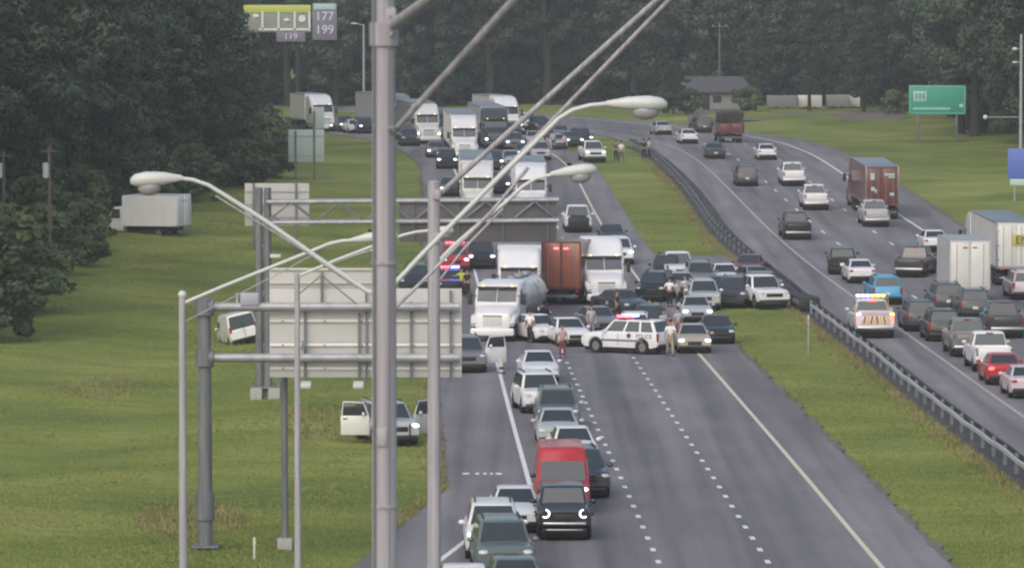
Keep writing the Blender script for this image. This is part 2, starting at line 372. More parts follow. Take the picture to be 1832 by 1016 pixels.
def cabin(xwb, xwt, xrt, xrb, zb, zr, wb, wr, split=None, parts=None, win=True, bpil=None):
    """greenhouse with glass panels; front is +x"""
    def ringp(t, grow=0.0, z=None):
        xf = xwb + (xwt - xwb) * t - grow; xb = xrb + (xrt - xrb) * t + grow; w = (wb + (wr - wb) * t) / 2 - grow; c = .13
        zz = zb + (zr - zb) * t if z is None else z
        return [(xf, -w + c, zz), (xf, w - c, zz), (xf - c, w, zz), (xb + c, w, zz), (xb, w - c, zz), (xb, -w + c, zz), (xb + c, -w, zz), (xf - c, -w, zz)]
    V = ringp(0) + ringp(.90) + ringp(.965, .03) + ringp(1, .12) + ringp(1, .45, zr + .02); F = []
    for i in range(4):
        for k in range(8): F.append((i * 8 + k, i * 8 + (k + 1) % 8, (i + 1) * 8 + (k + 1) % 8, (i + 1) * 8 + k))
    F.append(tuple(32 + k for k in range(8))); F.append(tuple(range(7, -1, -1)))
    bm = bmesh.new(); me0 = mesh('roof', V, F); bm.from_mesh(me0); bpy.data.meshes.remove(me0)
    parts.append(['roof', bm_to('roof', bm, 34), 'paint', (0, 0, 0), (0, 0, 0), []])
    def pt(t, fx, side):         # point on the side face, fx 0 front .. 1 rear
        xf = xwb + (xwt - xwb) * t; xb = xrb + (xrt - xrb) * t; w = (wb + (wr - wb) * t) / 2
        return (xf + (xb - xf) * fx, side * w, zb + (zr - zb) * t)
    def fr(t, y, front=True):
        x = xwb + (xwt - xwb) * t if front else xrb + (xrt - xrb) * t
        w = (wb + (wr - wb) * t) / 2 - .09
        return (x, y * w, zb + (zr - zb) * t)
    parts.append(['windshield', panel([fr(.05, -1), fr(.05, 1), fr(.89, 1), fr(.89, -1)], name='windshield'), 'glass', (0, 0, 0), (0, 0, 0), []])
    parts.append(['rear_window', panel([fr(.12, 1, 0), fr(.12, -1, 0), fr(.87, -1, 0), fr(.87, 1, 0)], name='rear_window'), 'glass', (0, 0, 0), (0, 0, 0), []])
    if win:
        segs = bpil or [(.08, .46), (.5, .92)]
        for side in (1, -1):
            for a, b2 in segs:
                q = [pt(.1, a, side), pt(.1, b2, side), pt(.86, b2, side), pt(.86, a, side)]
                if side < 0: q = q[::-1]
                me = panel(q, name='side_window'); parts.append(['side_window', me, 'glass', (0, 0, 0), (0, 0, 0), []])
def common(p, L, W, r, xf, xr, hood, rearz, lit=False, hl='wide', ww=.22, gw=.9, tail='wide', plate_front=False, grz=None):
    h = L / 2
    p.append(['underbody_shade', boxm(L * .92, W * .82, .50, .04), 'black', (0, 0, .38), (0, 0, 0), []])  # underside as a black box, hung low to deepen the shade beneath
    for x in (xf, xr):
        for s in (1, -1): p.append(wheel_parts(x, s * (W / 2 - ww / 2 - .015), r, ww))
    for s in (1, -1):
        if hl == 'round':
            p.append(['headlight', cyl_m(.115, .06, 16, 'X'), 'glass', (h + .0, s * W * .345, hood - .16), (0, 0, 0), []])
        else:
            p.append(['headlight', ell_m(.34, .40, .17), 'head', (h - .13, s * W * .36, hood - .17), (0, R(8), R(-22 * s)), []])
        if tail == 'tall': p.append(['taillight', boxm(.10, .16, .42, .03), 'tail', (-h + .05, s * W * .425, rearz - .26), (0, 0, 0), []])
        else: p.append(['taillight', ell_m(.22, .44, .17), 'tail', (-h + .09, s * W * .35, rearz - .18), (0, 0, R(20 * s)), []])
        p.append(['wing_mirror', ell_m(.16, .24, .17), 'mirror', (p_mir[0], s * (W / 2 + .09), p_mir[1]), (0, 0, 0), []])
    g = hood - .30 if grz is None else grz
    p.append(['grille', boxm(.07, W * .44 * gw, .20, .02), 'black', (h - .01, 0, g), (0, 0, 0), []])
    p.append(['front_bumper', boxm(.12, W * .80, .17, .05), 'black', (h - .03, 0, .36), (0, 0, 0), []])
    p.append(['rear_bumper', boxm(.14, W * .86, .20, .05), 'black', (-h + .03, 0, .42), (0, 0, 0), []])
    p.append(['licence_plate', boxm(.02, .31, .155), 'plate', (-h - .005, 0, rearz - .42), (0, 0, 0), []])
p_mir = [0, 0]
TPL = {}
def tpl(kind):
    if kind in TPL: return TPL[kind]
    p = []; info = dict(L=4.6, W=1.85)
    if kind == 'sedan':
        L, W = 4.65, 1.84; info = dict(L=L, W=W)
        p.append(['body', car_loft(L, W, [(-2.33, .84), (-2.2, .98), (-1.5, 1.04), (-1.2, 1.0), (.9, .98), (1.2, .97), (2.0, .84), (2.33, .70)], r=.325, xw=(1.42, -1.36)), 'paint', (0, 0, 0), (0, 0, 0), []])
        cabin(1.05, .32, -.75, -1.62, .93, 1.45, 1.62, 1.22, parts=p); p_mir[:] = [.72, .99]
        common(p, L, W, .325, 1.42, -1.36, .86, 1.0)
    elif kind == 'hatch':
        L, W = 4.3, 1.82; info = dict(L=L, W=W)
        p.append(['body', car_loft(L, W, [(-2.15, .80), (-2.05, .98), (-1.6, 1.02), (.9, 1.0), (1.15, .99), (1.85, .87), (2.15, .72)], r=.325, xw=(1.35, -1.28)), 'paint', (0, 0, 0), (0, 0, 0), []])
        cabin(1.05, .35, -1.35, -2.0, .95, 1.52, 1.6, 1.22, parts=p); p_mir[:] = [.72, 1.02]
        common(p, L, W, .325, 1.35, -1.28, .88, 1.02)
    elif kind == 'suv':
        L, W = 4.75, 1.93; info = dict(L=L, W=W)
        p.append(['body', car_loft(L, W, [(-2.38, .9), (-2.28, 1.1), (-1.8, 1.12), (1.0, 1.1), (1.25, 1.1), (2.1, 1.02), (2.38, .86)], sill=.32, r=.37, xw=(1.45, -1.42)), 'paint', (0, 0, 0), (0, 0, 0), []])
        cabin(1.15, .5, -1.95, -2.28, 1.06, 1.72, 1.72, 1.38, parts=p, bpil=[(.08, .38), (.42, .68), (.72, .94)]); p_mir[:] = [.85, 1.14]
        common(p, L, W, .37, 1.45, -1.42, 1.03, 1.12, tail='tall', ww=.24)
        for s in (1, -1): p.append(['roof_rail', boxm(1.9, .05, .05, .015), 'black', (-.75, s * .6, 1.765), (0, 0, 0), []])
    elif kind == 'jeep':
        L, W = 4.4, 1.9; info = dict(L=L, W=W)
        p.append(['body', car_loft(L, W, [(-2.2, 1.1), (-2.12, 1.18), (.7, 1.18), (.85, 1.2), (1.9, 1.13), (2.15, 1.06), (2.2, 1.0)], sill=.42, r=.40, xw=(1.42, -1.4), nose=.05), 'paint', (0, 0, 0), (0, 0, 0), []])
        cabin(.82, .45, -2.05, -2.15, 1.14, 1.74, 1.66, 1.46, parts=p, bpil=[(.06, .36), (.4, .66), (.7, .95)]); p_mir[:] = [.7, 1.24]
        common(p, L, W, .40, 1.42, -1.4, 1.12, 1.15, hl='round', tail='tall', ww=.27)
        for s in (1, -1):
            p.append(['fender_flare', boxm(1.0, .16, .08, .03), 'black', (1.42, s * .93, .9), (0, 0, 0), []]); p.append(['fender_flare', boxm(1.0, .16, .08, .03), 'black', (-1.4, s * .93, .9), (0, 0, 0), []])
            p.append(['daylight_ring', tube([(2.235, s * W * .345 + .13 * math.cos(a), .96 + .13 * math.sin(a)) for a in np.linspace(R(95 if s > 0 else -130), R(310 if s > 0 else 85), 12)], .024, 8), 'head', (0, 0, 0), (0, 0, 0), []])
        p.append(['bumper_bar', boxm(.16, 1.5, .10, .03), 'chrome', (2.3, 0, .62), (0, 0, 0), []])
        p.append(['skid_bar', boxm(.05, 1.25, .05, .015), 'chrome', (2.24, 0, .40), (0, 0, 0), []])
    elif kind == 'pickup':
        L, W = 5.75, 2.02; info = dict(L=L, W=W)
        p.append(['body', car_loft(L, W, [(-2.88, 1.22), (-2.8, 1.26), (-.75, 1.26), (-.7, 1.22), (1.2, 1.2), (1.4, 1.2), (2.5, 1.14), (2.88, 1.0)], sill=.42, r=.40, xw=(1.85, -1.75), bed=(-2.8, -.75, .82), nose=.06), 'paint', (0, 0, 0), (0, 0, 0), []])
        cabin(1.35, .75, -.55, -.78, 1.16, 1.90, 1.80, 1.48, parts=p, bpil=[(.08, .50), (.55, .93)]); p_mir[:] = [1.05, 1.3]
        common(p, L, W, .40, 1.85, -1.75, 1.13, 1.28, tail='tall', ww=.27, gw=1.15)
        p.append(['tailgate', boxm(.05, W * .72, .46, .02), 'paint', (-2.885, 0, .98), (0, 0, 0), []])
        p.append(['step_bumper', boxm(.16, W * .9, .16, .03), 'chrome', (-2.93, 0, .56), (0, 0, 0), []])
        p.append(['brake_lamp', boxm(.04, .36, .05), 'tail', (-.62, 0, 1.84), (0, 0, 0), []])
    elif kind == 'van':
        L, W = 5.4, 1.96; info = dict(L=L, W=W)
        p.append(['body', car_loft(L, W, [(-2.7, 1.1), (-2.6, 1.2), (1.4, 1.2), (1.65, 1.22), (2.4, 1.12), (2.7, .98)], sill=.34, r=.37, xw=(1.75, -1.6), nose=.09), 'paint', (0, 0, 0), (0, 0, 0), []])
        cabin(2.15, 1.25, -2.5, -2.62, 1.08, 2.34, 1.92, 1.64, parts=p, win=False); p_mir[:] = [1.55, 1.35]
        p[-2][1] = panel([(2.09, -.82, 1.18), (2.09, .82, 1.18), (1.64, .78, 1.86), (1.64, -.78, 1.86)], push=.03, name='windshield')
        for s in (1, -1):
            q = [(1.75, s * .96, 1.25), (.75, s * .96, 1.25), (.75, s * .9, 1.85), (1.35, s * .9, 1.85)]
            p.append(['side_window', panel(q if s > 0 else q[::-1], name='side_window'), 'glass', (0, 0, 0), (0, 0, 0), []])
        common(p, L, W, .37, 1.75, -1.6, 1.10, 1.5, tail='tall', ww=.24)
    TPL[kind] = (p, info); return TPL[kind]
def resolve(key, pal):
    if key in pal: return pal[key]
    return {'glass': glass, 'black': black, 'rubber': rubber, 'rim': rim, 'chrome': chrome, 'head': headoff, 'tail': tailred, 'plate': plate, 'mirror': pal['paint'], 'galv': galv,
            'red': redlit, 'blue': bluelit, 'amber': amber, 'steel': P('steel'), 'white': P('white'), 'galvdark': galvdark}[key]
def spawn(parts, root, pal):
    for nm, me, key, loc, rot, ch in parts:
        o = mk(nm, me, resolve(key, pal), root, loc, rot)
        for n2, m2, k2, l2, r2, _ in ch: mk(n2, m2, resolve(k2, pal), o, l2, r2)
def orient(p, fwd, tilt=0.0):
    """rotation that sets +x along fwd on the sloping ground, tilt = sideways lean"""
    s = (gz(p.y + 2) - gz(p.y - 2)) / 4.0
    n = Vector((math.sin(tilt), -s, 1)).normalized(); f = Vector((fwd[0], fwd[1], 0)); f = (f - n * f.dot(n)).normalized(); l = n.cross(f)
    return Matrix((f, l, n)).transposed().to_euler()
def road_dir(p):
    f = SR if p.x < (SR(p.y) + NL(p.y)) / 2 else NL
    return Vector((f(p.y + 3) - f(p.y - 3), 6.0, 0)).normalized()
def heading(px, yb, L, away, rot=0):
    g = gr(px, yb); d = road_dir(g)
    f = d if away else -d
    f = Matrix.Rotation(R(rot), 3, 'Z') @ f
    d2 = Matrix.Rotation(R(rot), 3, 'Z') @ d
    c = g + d2 * (L / 2) if abs(rot) < 60 else g + Vector((0, 1, 0))
    c.z = gz(c.y); return c, f
def vehicle(kind, px, yb, colour, label, away=False, rot=0, lit=None, group=None, name=None, cat=None, tilt=0, mirror=None, dz=0.05):
    parts, info = tpl(kind); c, f = heading(px, yb, info['L'], away, rot)
    c.z += dz - .05
    nm = name or {'sedan': 'sedan_car', 'hatch': 'hatchback_car', 'suv': 'suv_car', 'jeep': 'off_road_car', 'pickup': 'pickup_truck', 'van': 'van'}[kind]
    ct = cat or {'sedan': 'car', 'hatch': 'car', 'suv': 'car', 'jeep': 'car', 'pickup': 'pickup truck', 'van': 'van'}[kind]
    root = thing(nm, label, ct, c, orient(c, f, tilt), group)
    pal = {'paint': P(colour)}
    if lit == 'head': pal['head'] = headlit
    if lit == 'tail': pal['tail'] = taillit
    if mirror: pal['mirror'] = P(mirror)
    spawn(parts, root, pal); return root
def lightbar(root, x, z, w=1.2, left='red', right='blue', mid=None):
    b0 = mk('light_bar', boxm(.28, w, .07, .02), black, root, (x, 0, z))
    n = 6
    for i in range(n):
        k = left if i >= n / 2 else right
        mk('beacon', boxm(.30, w / n * .8, .12, .03), {'red': redlit, 'blue': bluelit, 'amber': amber}[k], b0, (0, -w / 2 + w / n * (i + .5), .06))

# ---- heavy vehicles
def tractor_parts(sleeper=True, tall=True):
    p = []
    top = 3.95 if tall else 3.0
    p.append(['hood', rloft([(3.62, .82, .78, 1.35, .2), (3.55, .98, .72, 1.55, .25), (3.2, 1.08, .9, 1.74, .3), (1.95, 1.16, 1.0, 2.02, .3)], 'hood'), 'paint', (0, 0, 0), (0, 0, 0), []])
    st = [(2.18, 1.12, .85, 2.02, .22), (2.05, 1.2, .8, 2.15, .24), (1.62, 1.23, .8, 2.86, .26)]
    if tall: st += [(1.45, 1.24, .8, 3.0, .28), (.75, 1.25, .8, 3.62, .32), (.1, 1.25, .8, 3.93, .32), (-1.35, 1.25, .8, top, .25), (-1.42, 1.2, .85, top - .06, .22)]
    else: st += [(1.3, 1.24, .8, 3.02, .3), (.6, 1.24, .8, 3.16, .3), (-.6, 1.24, .8, 3.2, .28), (-.68, 1.2, .85, 3.12, .22)]
    p.append(['cab', rloft(st, 'cab'), 'paint', (0, 0, 0), (0, 0, 0), []])
    for s in (1, -1):
        q = [(2.13, s * .03, 2.1), (2.10, s * 1.06, 2.12), (1.70, s * 1.06, 2.78), (1.70, s * .03, 2.78)]
        p.append(['windshield', panel(q if s > 0 else q[::-1], push=.03, name='windshield'), 'glass', (0, 0, 0), (0, 0, 0), []])
        q = [(1.85, s * 1.24, 1.95), (.95, s * 1.24, 1.95), (.95, s * 1.24, 2.7), (1.55, s * 1.24, 2.7)]
        p.append(['side_window', panel(q if s > 0 else q[::-1], push=.015, name='side_window'), 'glass', (0, 0, 0), (0, 0, 0), []])
        p.append(['fender', rloft([(3.5, .22, .85, 1.25, .12), (3.2, .28, .95, 1.45, .16), (2.6, .29, 1.05, 1.5, .16), (1.95, .26, .75, 1.3, .12)], 'fender'), 'paint', (0, s * .98, 0), (0, 0, 0), []])
        p.append(['headlight', ell_m(.34, .42, .26), 'head', (3.46, s * 1.0, 1.02), (0, 0, R(-25 * s)), []])
        p.append(['wing_mirror', boxm(.14, .24, .62, .05), 'black', (1.95, s * 1.48, 2.25), (0, 0, 0), []])
        p.append(['mirror_arm', boxm(.05, .34, .05), 'black', (1.92, s * 1.3, 2.42), (0, 0, 0), []])
        p.append(['fuel_tank', cyl_m(.33, 1.5, 18, 'X', .04), 'chrome', (.2, s * .98, .72), (0, 0, 0), []])
        p.append(['side_step', boxm(.5, .25, .3, .03), 'chrome', (1.35, s * 1.06, .52), (0, 0, 0), []])
        p.append(['exhaust_stack', cyl_m(.075, 2.6 if tall else 2.0, 12, 'Z'), 'chrome', (-1.58, s * .95, 2.35 if tall else 2.05), (0, 0, 0), []])
        p.append(wheel_parts(2.62, s * 1.02, .51, .30))
        for x in (-2.35, -3.65): p.append(wheel_parts(x, s * .93, .51, .56))
        p.append(['marker_lamp', boxm(.06, .1, .05), 'amber', (1.62, s * .8, 2.95), (0, 0, 0), []])
        p.append(['mud_flap', boxm(.03, .6, .6), 'black', (-4.35, s * .93, .6), (0, 0, 0), []])
    p.append(['grille', boxm(.08, 1.1, .66, .06), 'black', (3.57, 0, 1.12), (0, 0, 0), [['grille_bar', boxm(.03, 1.04, .035), 'chrome', (.045, 0, -.22 + .11 * i), (0, 0, 0), []] for i in range(5)]])
    p.append(['bumper', boxm(.28, 2.42, .42, .10), 'paint', (3.62, 0, .55), (0, 0, 0), []])
    p.append(['sun_visor', boxm(.20, 2.2, .06, .02), 'black', (1.80, 0, 2.86), (0, R(-20), 0), []])
    p.append(['chassis', boxm(6.8, .9, .28, .02), 'black', (-.9, 0, .86), (0, 0, 0), []])
    return p
def semi_trailer_parts(x0, L=14.6, colour='tpaint', H=4.05, zf=1.15, rear=True):
    """trailer with its nose at x0, running back (-x)"""
    W = 2.56; p = []; bm = bmesh.new(); add_box(bm, x0 - L, x0, -W / 2 + .02, W / 2 - .02, zf, H)
    n = int(L / 1.2)
    for i in range(n + 1):
        x = x0 - .08 - (L - .16) * i / n
        for s in (-1, 1): add_box(bm, x - .05, x + .05, s * (W / 2 - .02), s * W / 2, zf + .12, H - .1)
    p.append(['trailer_box', bm_to('trailer_box', bm), colour, (0, 0, 0), (0, 0, 0), []])
    p.append(['roof_edge', boxm(L, W + .02, .07, .015), 'rim', (x0 - L / 2, 0, H - .02), (0, 0, 0), []])
    p.append(['floor_rail', boxm(L, W + .02, .16, .01), 'rim', (x0 - L / 2, 0, zf + .04), (0, 0, 0), []])
    for s in (1, -1):
        p.append(['rear_door', boxm(.05, W / 2 - .10, H - zf - .28, .01), colour, (x0 - L - .02, s * (W / 4 - .02), (H + zf) / 2), (0, 0, 0),
                  [['lock_rod', boxm(.03, .03, H - zf - .4), 'chrome', (-.04, s * d, 0), (0, 0, 0), []] for d in (-.32, .22)] + [['hinge', boxm(.03, .12, .05), 'chrome', (-.03, s * .52, z), (0, 0, 0), []] for z in (-.9, 0, .9)]])
        p.append(['corner_post', boxm(.09, .09, H - zf, .01), 'rim', (x0 - L - .02, s * (W / 2 - .05), (H + zf) / 2), (0, 0, 0), []])
        for x in (x0 - L + 1.0, x0 - L + 2.25): p.append(wheel_parts(x, s * .96, .5, .54))
        p.append(['taillight', boxm(.06, .34, .1, .02), 'tail', (x0 - L - .04, s * .9, zf - .06), (0, 0, 0), []])
        p.append(['mud_flap', boxm(.03, .6, .55), 'black', (x0 - L + .35, s * .96, .55), (0, 0, 0), []])
        p.append(['landing_leg', boxm(.12, .12, .95), 'galvdark', (x0 - 2.6, s * .8, .68), (0, 0, 0), []])
    p.append(['underride_bar', boxm(.10, 2.2, .11, .02), 'galvdark', (x0 - L - .02, 0, .55), (0, 0, 0), []])
    p.append(['axle_frame', boxm(3.2, 1.1, .36, .03), 'black', (x0 - L + 1.7, 0, .82), (0, 0, 0), []])
    return p
def tanker_parts(x0, L=11.5):
    p = []; r = 1.0
    st = [(x0, .35), (x0 - .06, .7), (x0 - .22, .95), (x0 - .5, r), (x0 - L + .5, r), (x0 - L + .22, .95), (x0 - L + .06, .7), (x0 - L, .35)]
    me = tube([(x, 0, 2.0) for x, _ in st], [rr for _, rr in st], 24, 'tank')
    p.append(['tank', me, 'steel', (0, 0, 0), (0, 0, 0), [['tank_band', cyl_m(r + .03, .09, 26, 'X'), 'chrome', (x0 - 1.0 - 1.6 * i, 0, 2.0), (0, 0, 0), []] for i in range(5)]])
    p.append(['walkway', boxm(L * .7, .5, .06, .02), 'galv', (x0 - L / 2, 0, 3.04), (0, 0, 0), []])
    for i in range(3): p.append(['hatch', cyl_m(.28, .16, 14, 'Z', .02), 'galv', (x0 - 1.8 - 2.4 * i, 0, 3.12), (0, 0, 0), []])
    p.append(['chassis_rail', boxm(L * .95, .9, .3, .02), 'galvdark', (x0 - L / 2, 0, 1.0), (0, 0, 0), []])
    for s in (1, -1):
        for x in (x0 - L + 1.2, x0 - L + 2.45): p.append(wheel_parts(x, s * .96, .5, .54))
        p.append(['landing_leg', boxm(.12, .12, .9), 'galvdark', (x0 - 2.6, s * .7, .65), (0, 0, 0), []])
        p.append(['taillight', boxm(.06, .3, .12, .02), 'tail', (x0 - L - .05, s * .8, 1.0), (0, 0, 0), []])
    p.append(['rear_bumper', boxm(.12, 2.3, .2, .03), 'chrome', (x0 - L - .1, 0, .7), (0, 0, 0), []])
    return p
def boxtruck_parts(L=7.2, H=3.7, bx='tpaint'):
    p = []; W = 2.44; h = L / 2; bl = L - 2.25
    bm = bmesh.new(); add_box(bm, -h, -h + bl, -W / 2, W / 2, .95, H)
    for i in range(int(bl / .8) + 1):
        x = -h + .05 + (bl - .1) * i / int(bl / .8)
        for s in (-1, 1): add_box(bm, x - .04, x + .04, s * (W / 2 - .005), s * (W / 2 + .02), 1.1, H - .1)
    p.append(['cargo_box', bm_to('cargo_box', bm), bx, (0, 0, 0), (0, 0, 0), []])
    p.append(['cab', rloft([(h, .82, .55, 1.2, .2), (h - .1, .98, .5, 1.36, .25), (h - .75, 1.02, .5, 1.5, .28), (h - .95, 1.03, .5, 1.62, .28), (h - 1.4, 1.0, .5, 2.3, .3), (h - 2.2, 1.0, .5, 2.36, .25)], 'cab'), 'paint', (0, 0, 0), (0, 0, 0), []])
    q = [(h - .92, -.86, 1.6), (h - .92, .86, 1.6), (h - 1.34, .8, 2.2), (h - 1.34, -.8, 2.2)]
    p.append(['windshield', panel(q, push=.04, name='windshield'), 'glass', (0, 0, 0), (0, 0, 0), []])
    for s in (1, -1):
        q = [(h - 1.1, s * 1.03, 1.5), (h - 1.95, s * 1.03, 1.5), (h - 1.95, s * 1.0, 2.15), (h - 1.4, s * 1.0, 2.15)]
        p.append(['side_window', panel(q if s > 0 else q[::-1], name='side_window'), 'glass', (0, 0, 0), (0, 0, 0), []])
        p.append(['headlight', ell_m(.3, .36, .2), 'head', (h - .12, s * .78, .98), (0, 0, R(-20 * s)), []])
        p.append(['wing_mirror', boxm(.12, .2, .4, .04), 'black', (h - 1.15, s * 1.28, 1.75), (0, 0, 0), []])
        p.append(['rear_door', boxm(.05, W / 2 - .15, H - 1.2, .01), 'dpaint', (-h - .02, s * (W / 4), (H + .98) / 2), (0, 0, 0), [['lock_rod', boxm(.03, .03, H - 1.4), 'chrome', (-.04, s * .2, 0), (0, 0, 0), []]]])
        p.append(['taillight', boxm(.06, .22, .12, .02), 'tail', (-h - .05, s * 1.0, .86), (0, 0, 0), []])
        p.append(['marker_lamp', boxm(.05, .3, .08, .02), 'mark', (-h - .05, s * .3, H - .42), (0, 0, 0), []])
        p.append(wheel_parts(h - .95, s * .92, .42, .27)); p.append(wheel_parts(-h + 1.55, s * .88, .42, .5))
        p.append(['mud_flap', boxm(.03, .5, .5), 'black', (-h + .95, s * .9, .5), (0, 0, 0), []])
    p.append(['grille', boxm(.07, 1.0, .34, .03), 'black', (h, 0, .86), (0, 0, 0), []])
    p.append(['front_bumper', boxm(.18, 2.0, .26, .06), 'chrome', (h, 0, .5), (0, 0, 0), []])
    p.append(['chassis', boxm(L * .92, .9, .28, .02), 'black', (0, 0, .72), (0, 0, 0), []])
    p.append(['rear_bumper', boxm(.12, 2.1, .14, .02), 'galvdark', (-h - .03, 0, .55), (0, 0, 0), []])
    return p
def rot_parts(parts, pivot_x, deg):
    """swing parts about a vertical axis at (pivot_x, 0)"""
    M = Matrix.Translation((pivot_x, 0, 0)) @ Matrix.Rotation(R(deg), 4, 'Z') @ Matrix.Translation((-pivot_x, 0, 0)); out = []
    for nm, me, key, loc, rot, ch in parts:
        T = M @ (Matrix.Translation(loc) @ Euler(rot).to_matrix().to_4x4())
        out.append([nm, me, key, T.to_translation(), T.to_euler(), ch])
    return out
_hp = {}
def semi(px, yb, label, cab='white', box='white', trailer='box', away=False, rot=0, bend=0, lit=False, tall=True, L=14.6, name='semi_truck', group=None, mark=None):
    """tractor faces the camera unless away (then the trailer's rear is nearest)"""
    k = ('t', tall)
    if k not in _hp: _hp[k] = tractor_parts(tall=tall)
    parts = list(_hp[k])
    if trailer:
        k2 = (trailer, L)
        if k2 not in _hp: _hp[k2] = semi_trailer_parts(-1.9, L) if trailer == 'box' else tanker_parts(-1.7, L)
        tp = _hp[k2]; parts += rot_parts(tp, -3.0, bend) if bend else tp
    nl = 3.76; tailx = -1.9 - L if trailer else -4.4
    g = gr(px, yb); d = Matrix.Rotation(R(rot), 3, 'Z') @ road_dir(g); f = d if away else -d
    c = g - f * nl if not away else g - f * tailx
    c.z = gz(c.y)
    root = thing(name, label, 'truck', c, orient(c, f), group)
    pal = {'paint': P(cab), 'tpaint': P(box), 'head': headlit if lit else headoff, 'mark': mark or tailred}
    spawn(parts, root, pal); return root
def boxtruck(px, yb, label, cab='white', box='white', away=True, rot=0, L=7.2, H=3.7, lit=None, mark=None, name='box_truck', group=None, tilt=0, door=None):
    k = ('bt', L, H)
    if k not in _hp: _hp[k] = boxtruck_parts(L, H)
    g = gr(px, yb); d = Matrix.Rotation(R(rot), 3, 'Z') @ road_dir(g); c = g + d * L / 2; c.z = gz(c.y); f = d if away else -d
    root = thing(name, label, 'truck', c, orient(c, f, tilt), group)
    spawn(_hp[k], root, {'paint': P(cab), 'tpaint': P(box), 'dpaint': P(door or box), 'head': headlit if lit == 'head' else headoff, 'mark': mark or tailred}); return root

# ================================================================== THE SETTING
def hump(x, y):
    """gentle unevenness of the verge"""
    return .28 * math.sin(x * .19 + y * .043) * math.sin(y * .061 + 1.3) + .12 * math.sin(x * .53 - y * .11)
def ground_z(x, y):
    e = max(PL(y) - 1.0 - x, x - QR(y) - 1.0, 0)
    if PR(y) + .6 < x < QL(y) - 1.5: e = min(x - PR(y) - .6, QL(y) - 1.5 - x) * .5
    k = min(1, e / 5.0); z = gz(y) - .06 + hump(x, y) * k
    if x < PL(y): z += .02 * max(0, PL(y) - x - 14)
    return z
ys = list(np.arange(20, 640, 3.0)) + list(np.arange(640, 1500, 25.0)) + [1800, 2600, 4000]
xs = [-2500, -1200, -600, -300, -180] + list(np.arange(-120, 130, 2.0)) + [180, 300, 600, 1200, 2500]
V = np.array([(x, y, ground_z(x, y)) for y in ys for x in xs]); nx = len(xs)
Q = np.array([(j * nx + i, j * nx + i + 1, (j + 1) * nx + i + 1, (j + 1) * nx + i) for j in range(len(ys) - 1) for i in range(nx - 1)])
me = np_mesh('ground', V, Q); me.shade_smooth(); mk('ground', me, m_ground, kind='structure')

def strip(name, a, b, y0, y1, z, m, kind='structure', step=2.0, skirt=0.0, parent=None, cols=1, lane=None):
    """paved sheet between two edges x = a(y), b(y)"""
    yy = list(np.arange(y0, y1, step)) + [y1]; V, F = [], []
    n = cols + 1
    for y in yy:
        for i in range(n): V.append((a(y) + (b(y) - a(y)) * i / cols, y, gz(y) + z))
    for j in range(len(yy) - 1):
        for i in range(cols): F.append((j * n + i, j * n + i + 1, (j + 1) * n + i + 1, (j + 1) * n + i))
    if skirt:
        k = len(V)
        for y in yy: V += [(a(y), y, gz(y) + z - skirt), (b(y), y, gz(y) + z - skirt)]
        for j in range(len(yy) - 1):
            F.append((j * n, (j + 1) * n, k + 2 * j + 2, k + 2 * j)); F.append((j * n + cols, k + 2 * j + 1, k + 2 * j + 3, (j + 1) * n + cols))
    me = mesh(name, V, F); at_ = me.attributes.new('lane', 'FLOAT', 'POINT'); vals = np.zeros(len(V), 'f')
    for j, y in enumerate(yy):
        for i in range(n): vals[j * n + i] = ((V[j * n + i][0] - lane[0](y)) / (lane[1](y) - lane[0](y)) * 3.0) if lane else 0.0
    at_.data.foreach_set('value', vals)
    return mk(name, me, m, parent, kind=kind)
off = lambda f, d: (lambda y: f(y) + d)
strip('road', off(SL, -.25), off(SR, .35), 20, 760, .0, m_asph, skirt=.25, cols=24, lane=(SL, SR))
strip('road', off(NL, -.35), off(NR, .25), 20, 760, .0, m_asph, skirt=.25, cols=24, lane=(NL, NR))
strip('road_shoulder', PL, off(SL, -.25), 20, 760, .0, m_shld, skirt=.25)
strip('road_shoulder', off(SR, .35), PR, 20, 760, .0, m_shld, skirt=.25)
strip('road_shoulder', QL, off(NL, -.35), 20, 760, .0, m_shld, skirt=.25)
strip('road_shoulder', off(NR, .25), QR, 20, 760, .0, m_shld, skirt=.25)
# the ramp that joins from the lower left, the paved crossover in the median
RL = interp([(20, -16), (120, -9), (150, -6.6), (164, -5.2), (178, -3.8), (190, -2.5), (196, -2.2)])
strip('ramp', RL, PL, 20, 196, .004, m_shld, skirt=.25)
strip('median_crossover', PR, off(QL, -1.8), 303, 347, .002, m_shld, skirt=.2)
strip('guardrail_verge', off(GRAIL, -.55), QL, 150, 500, -.012, m_dark_strip, skirt=.2)
rag = lambda f, d, a: (lambda y: f(y) + d + a * (math.sin(y * 1.7) + math.sin(y * .63 + 1) + .7 * math.sin(y * 3.1)))
strip('verge_edge', rag(PL, -.22, -.08), rag(PL, .05, .05), 192, 440, .006, m_dirt, step=.7)
strip('verge_edge', rag(PR, -.05, -.05), rag(PR, .2, .08), 150, 303, .006, m_dirt, step=.7)
strip('verge_edge', off(QR, -.02), off(QR, .55), 300, 520, -.02, m_dirt)
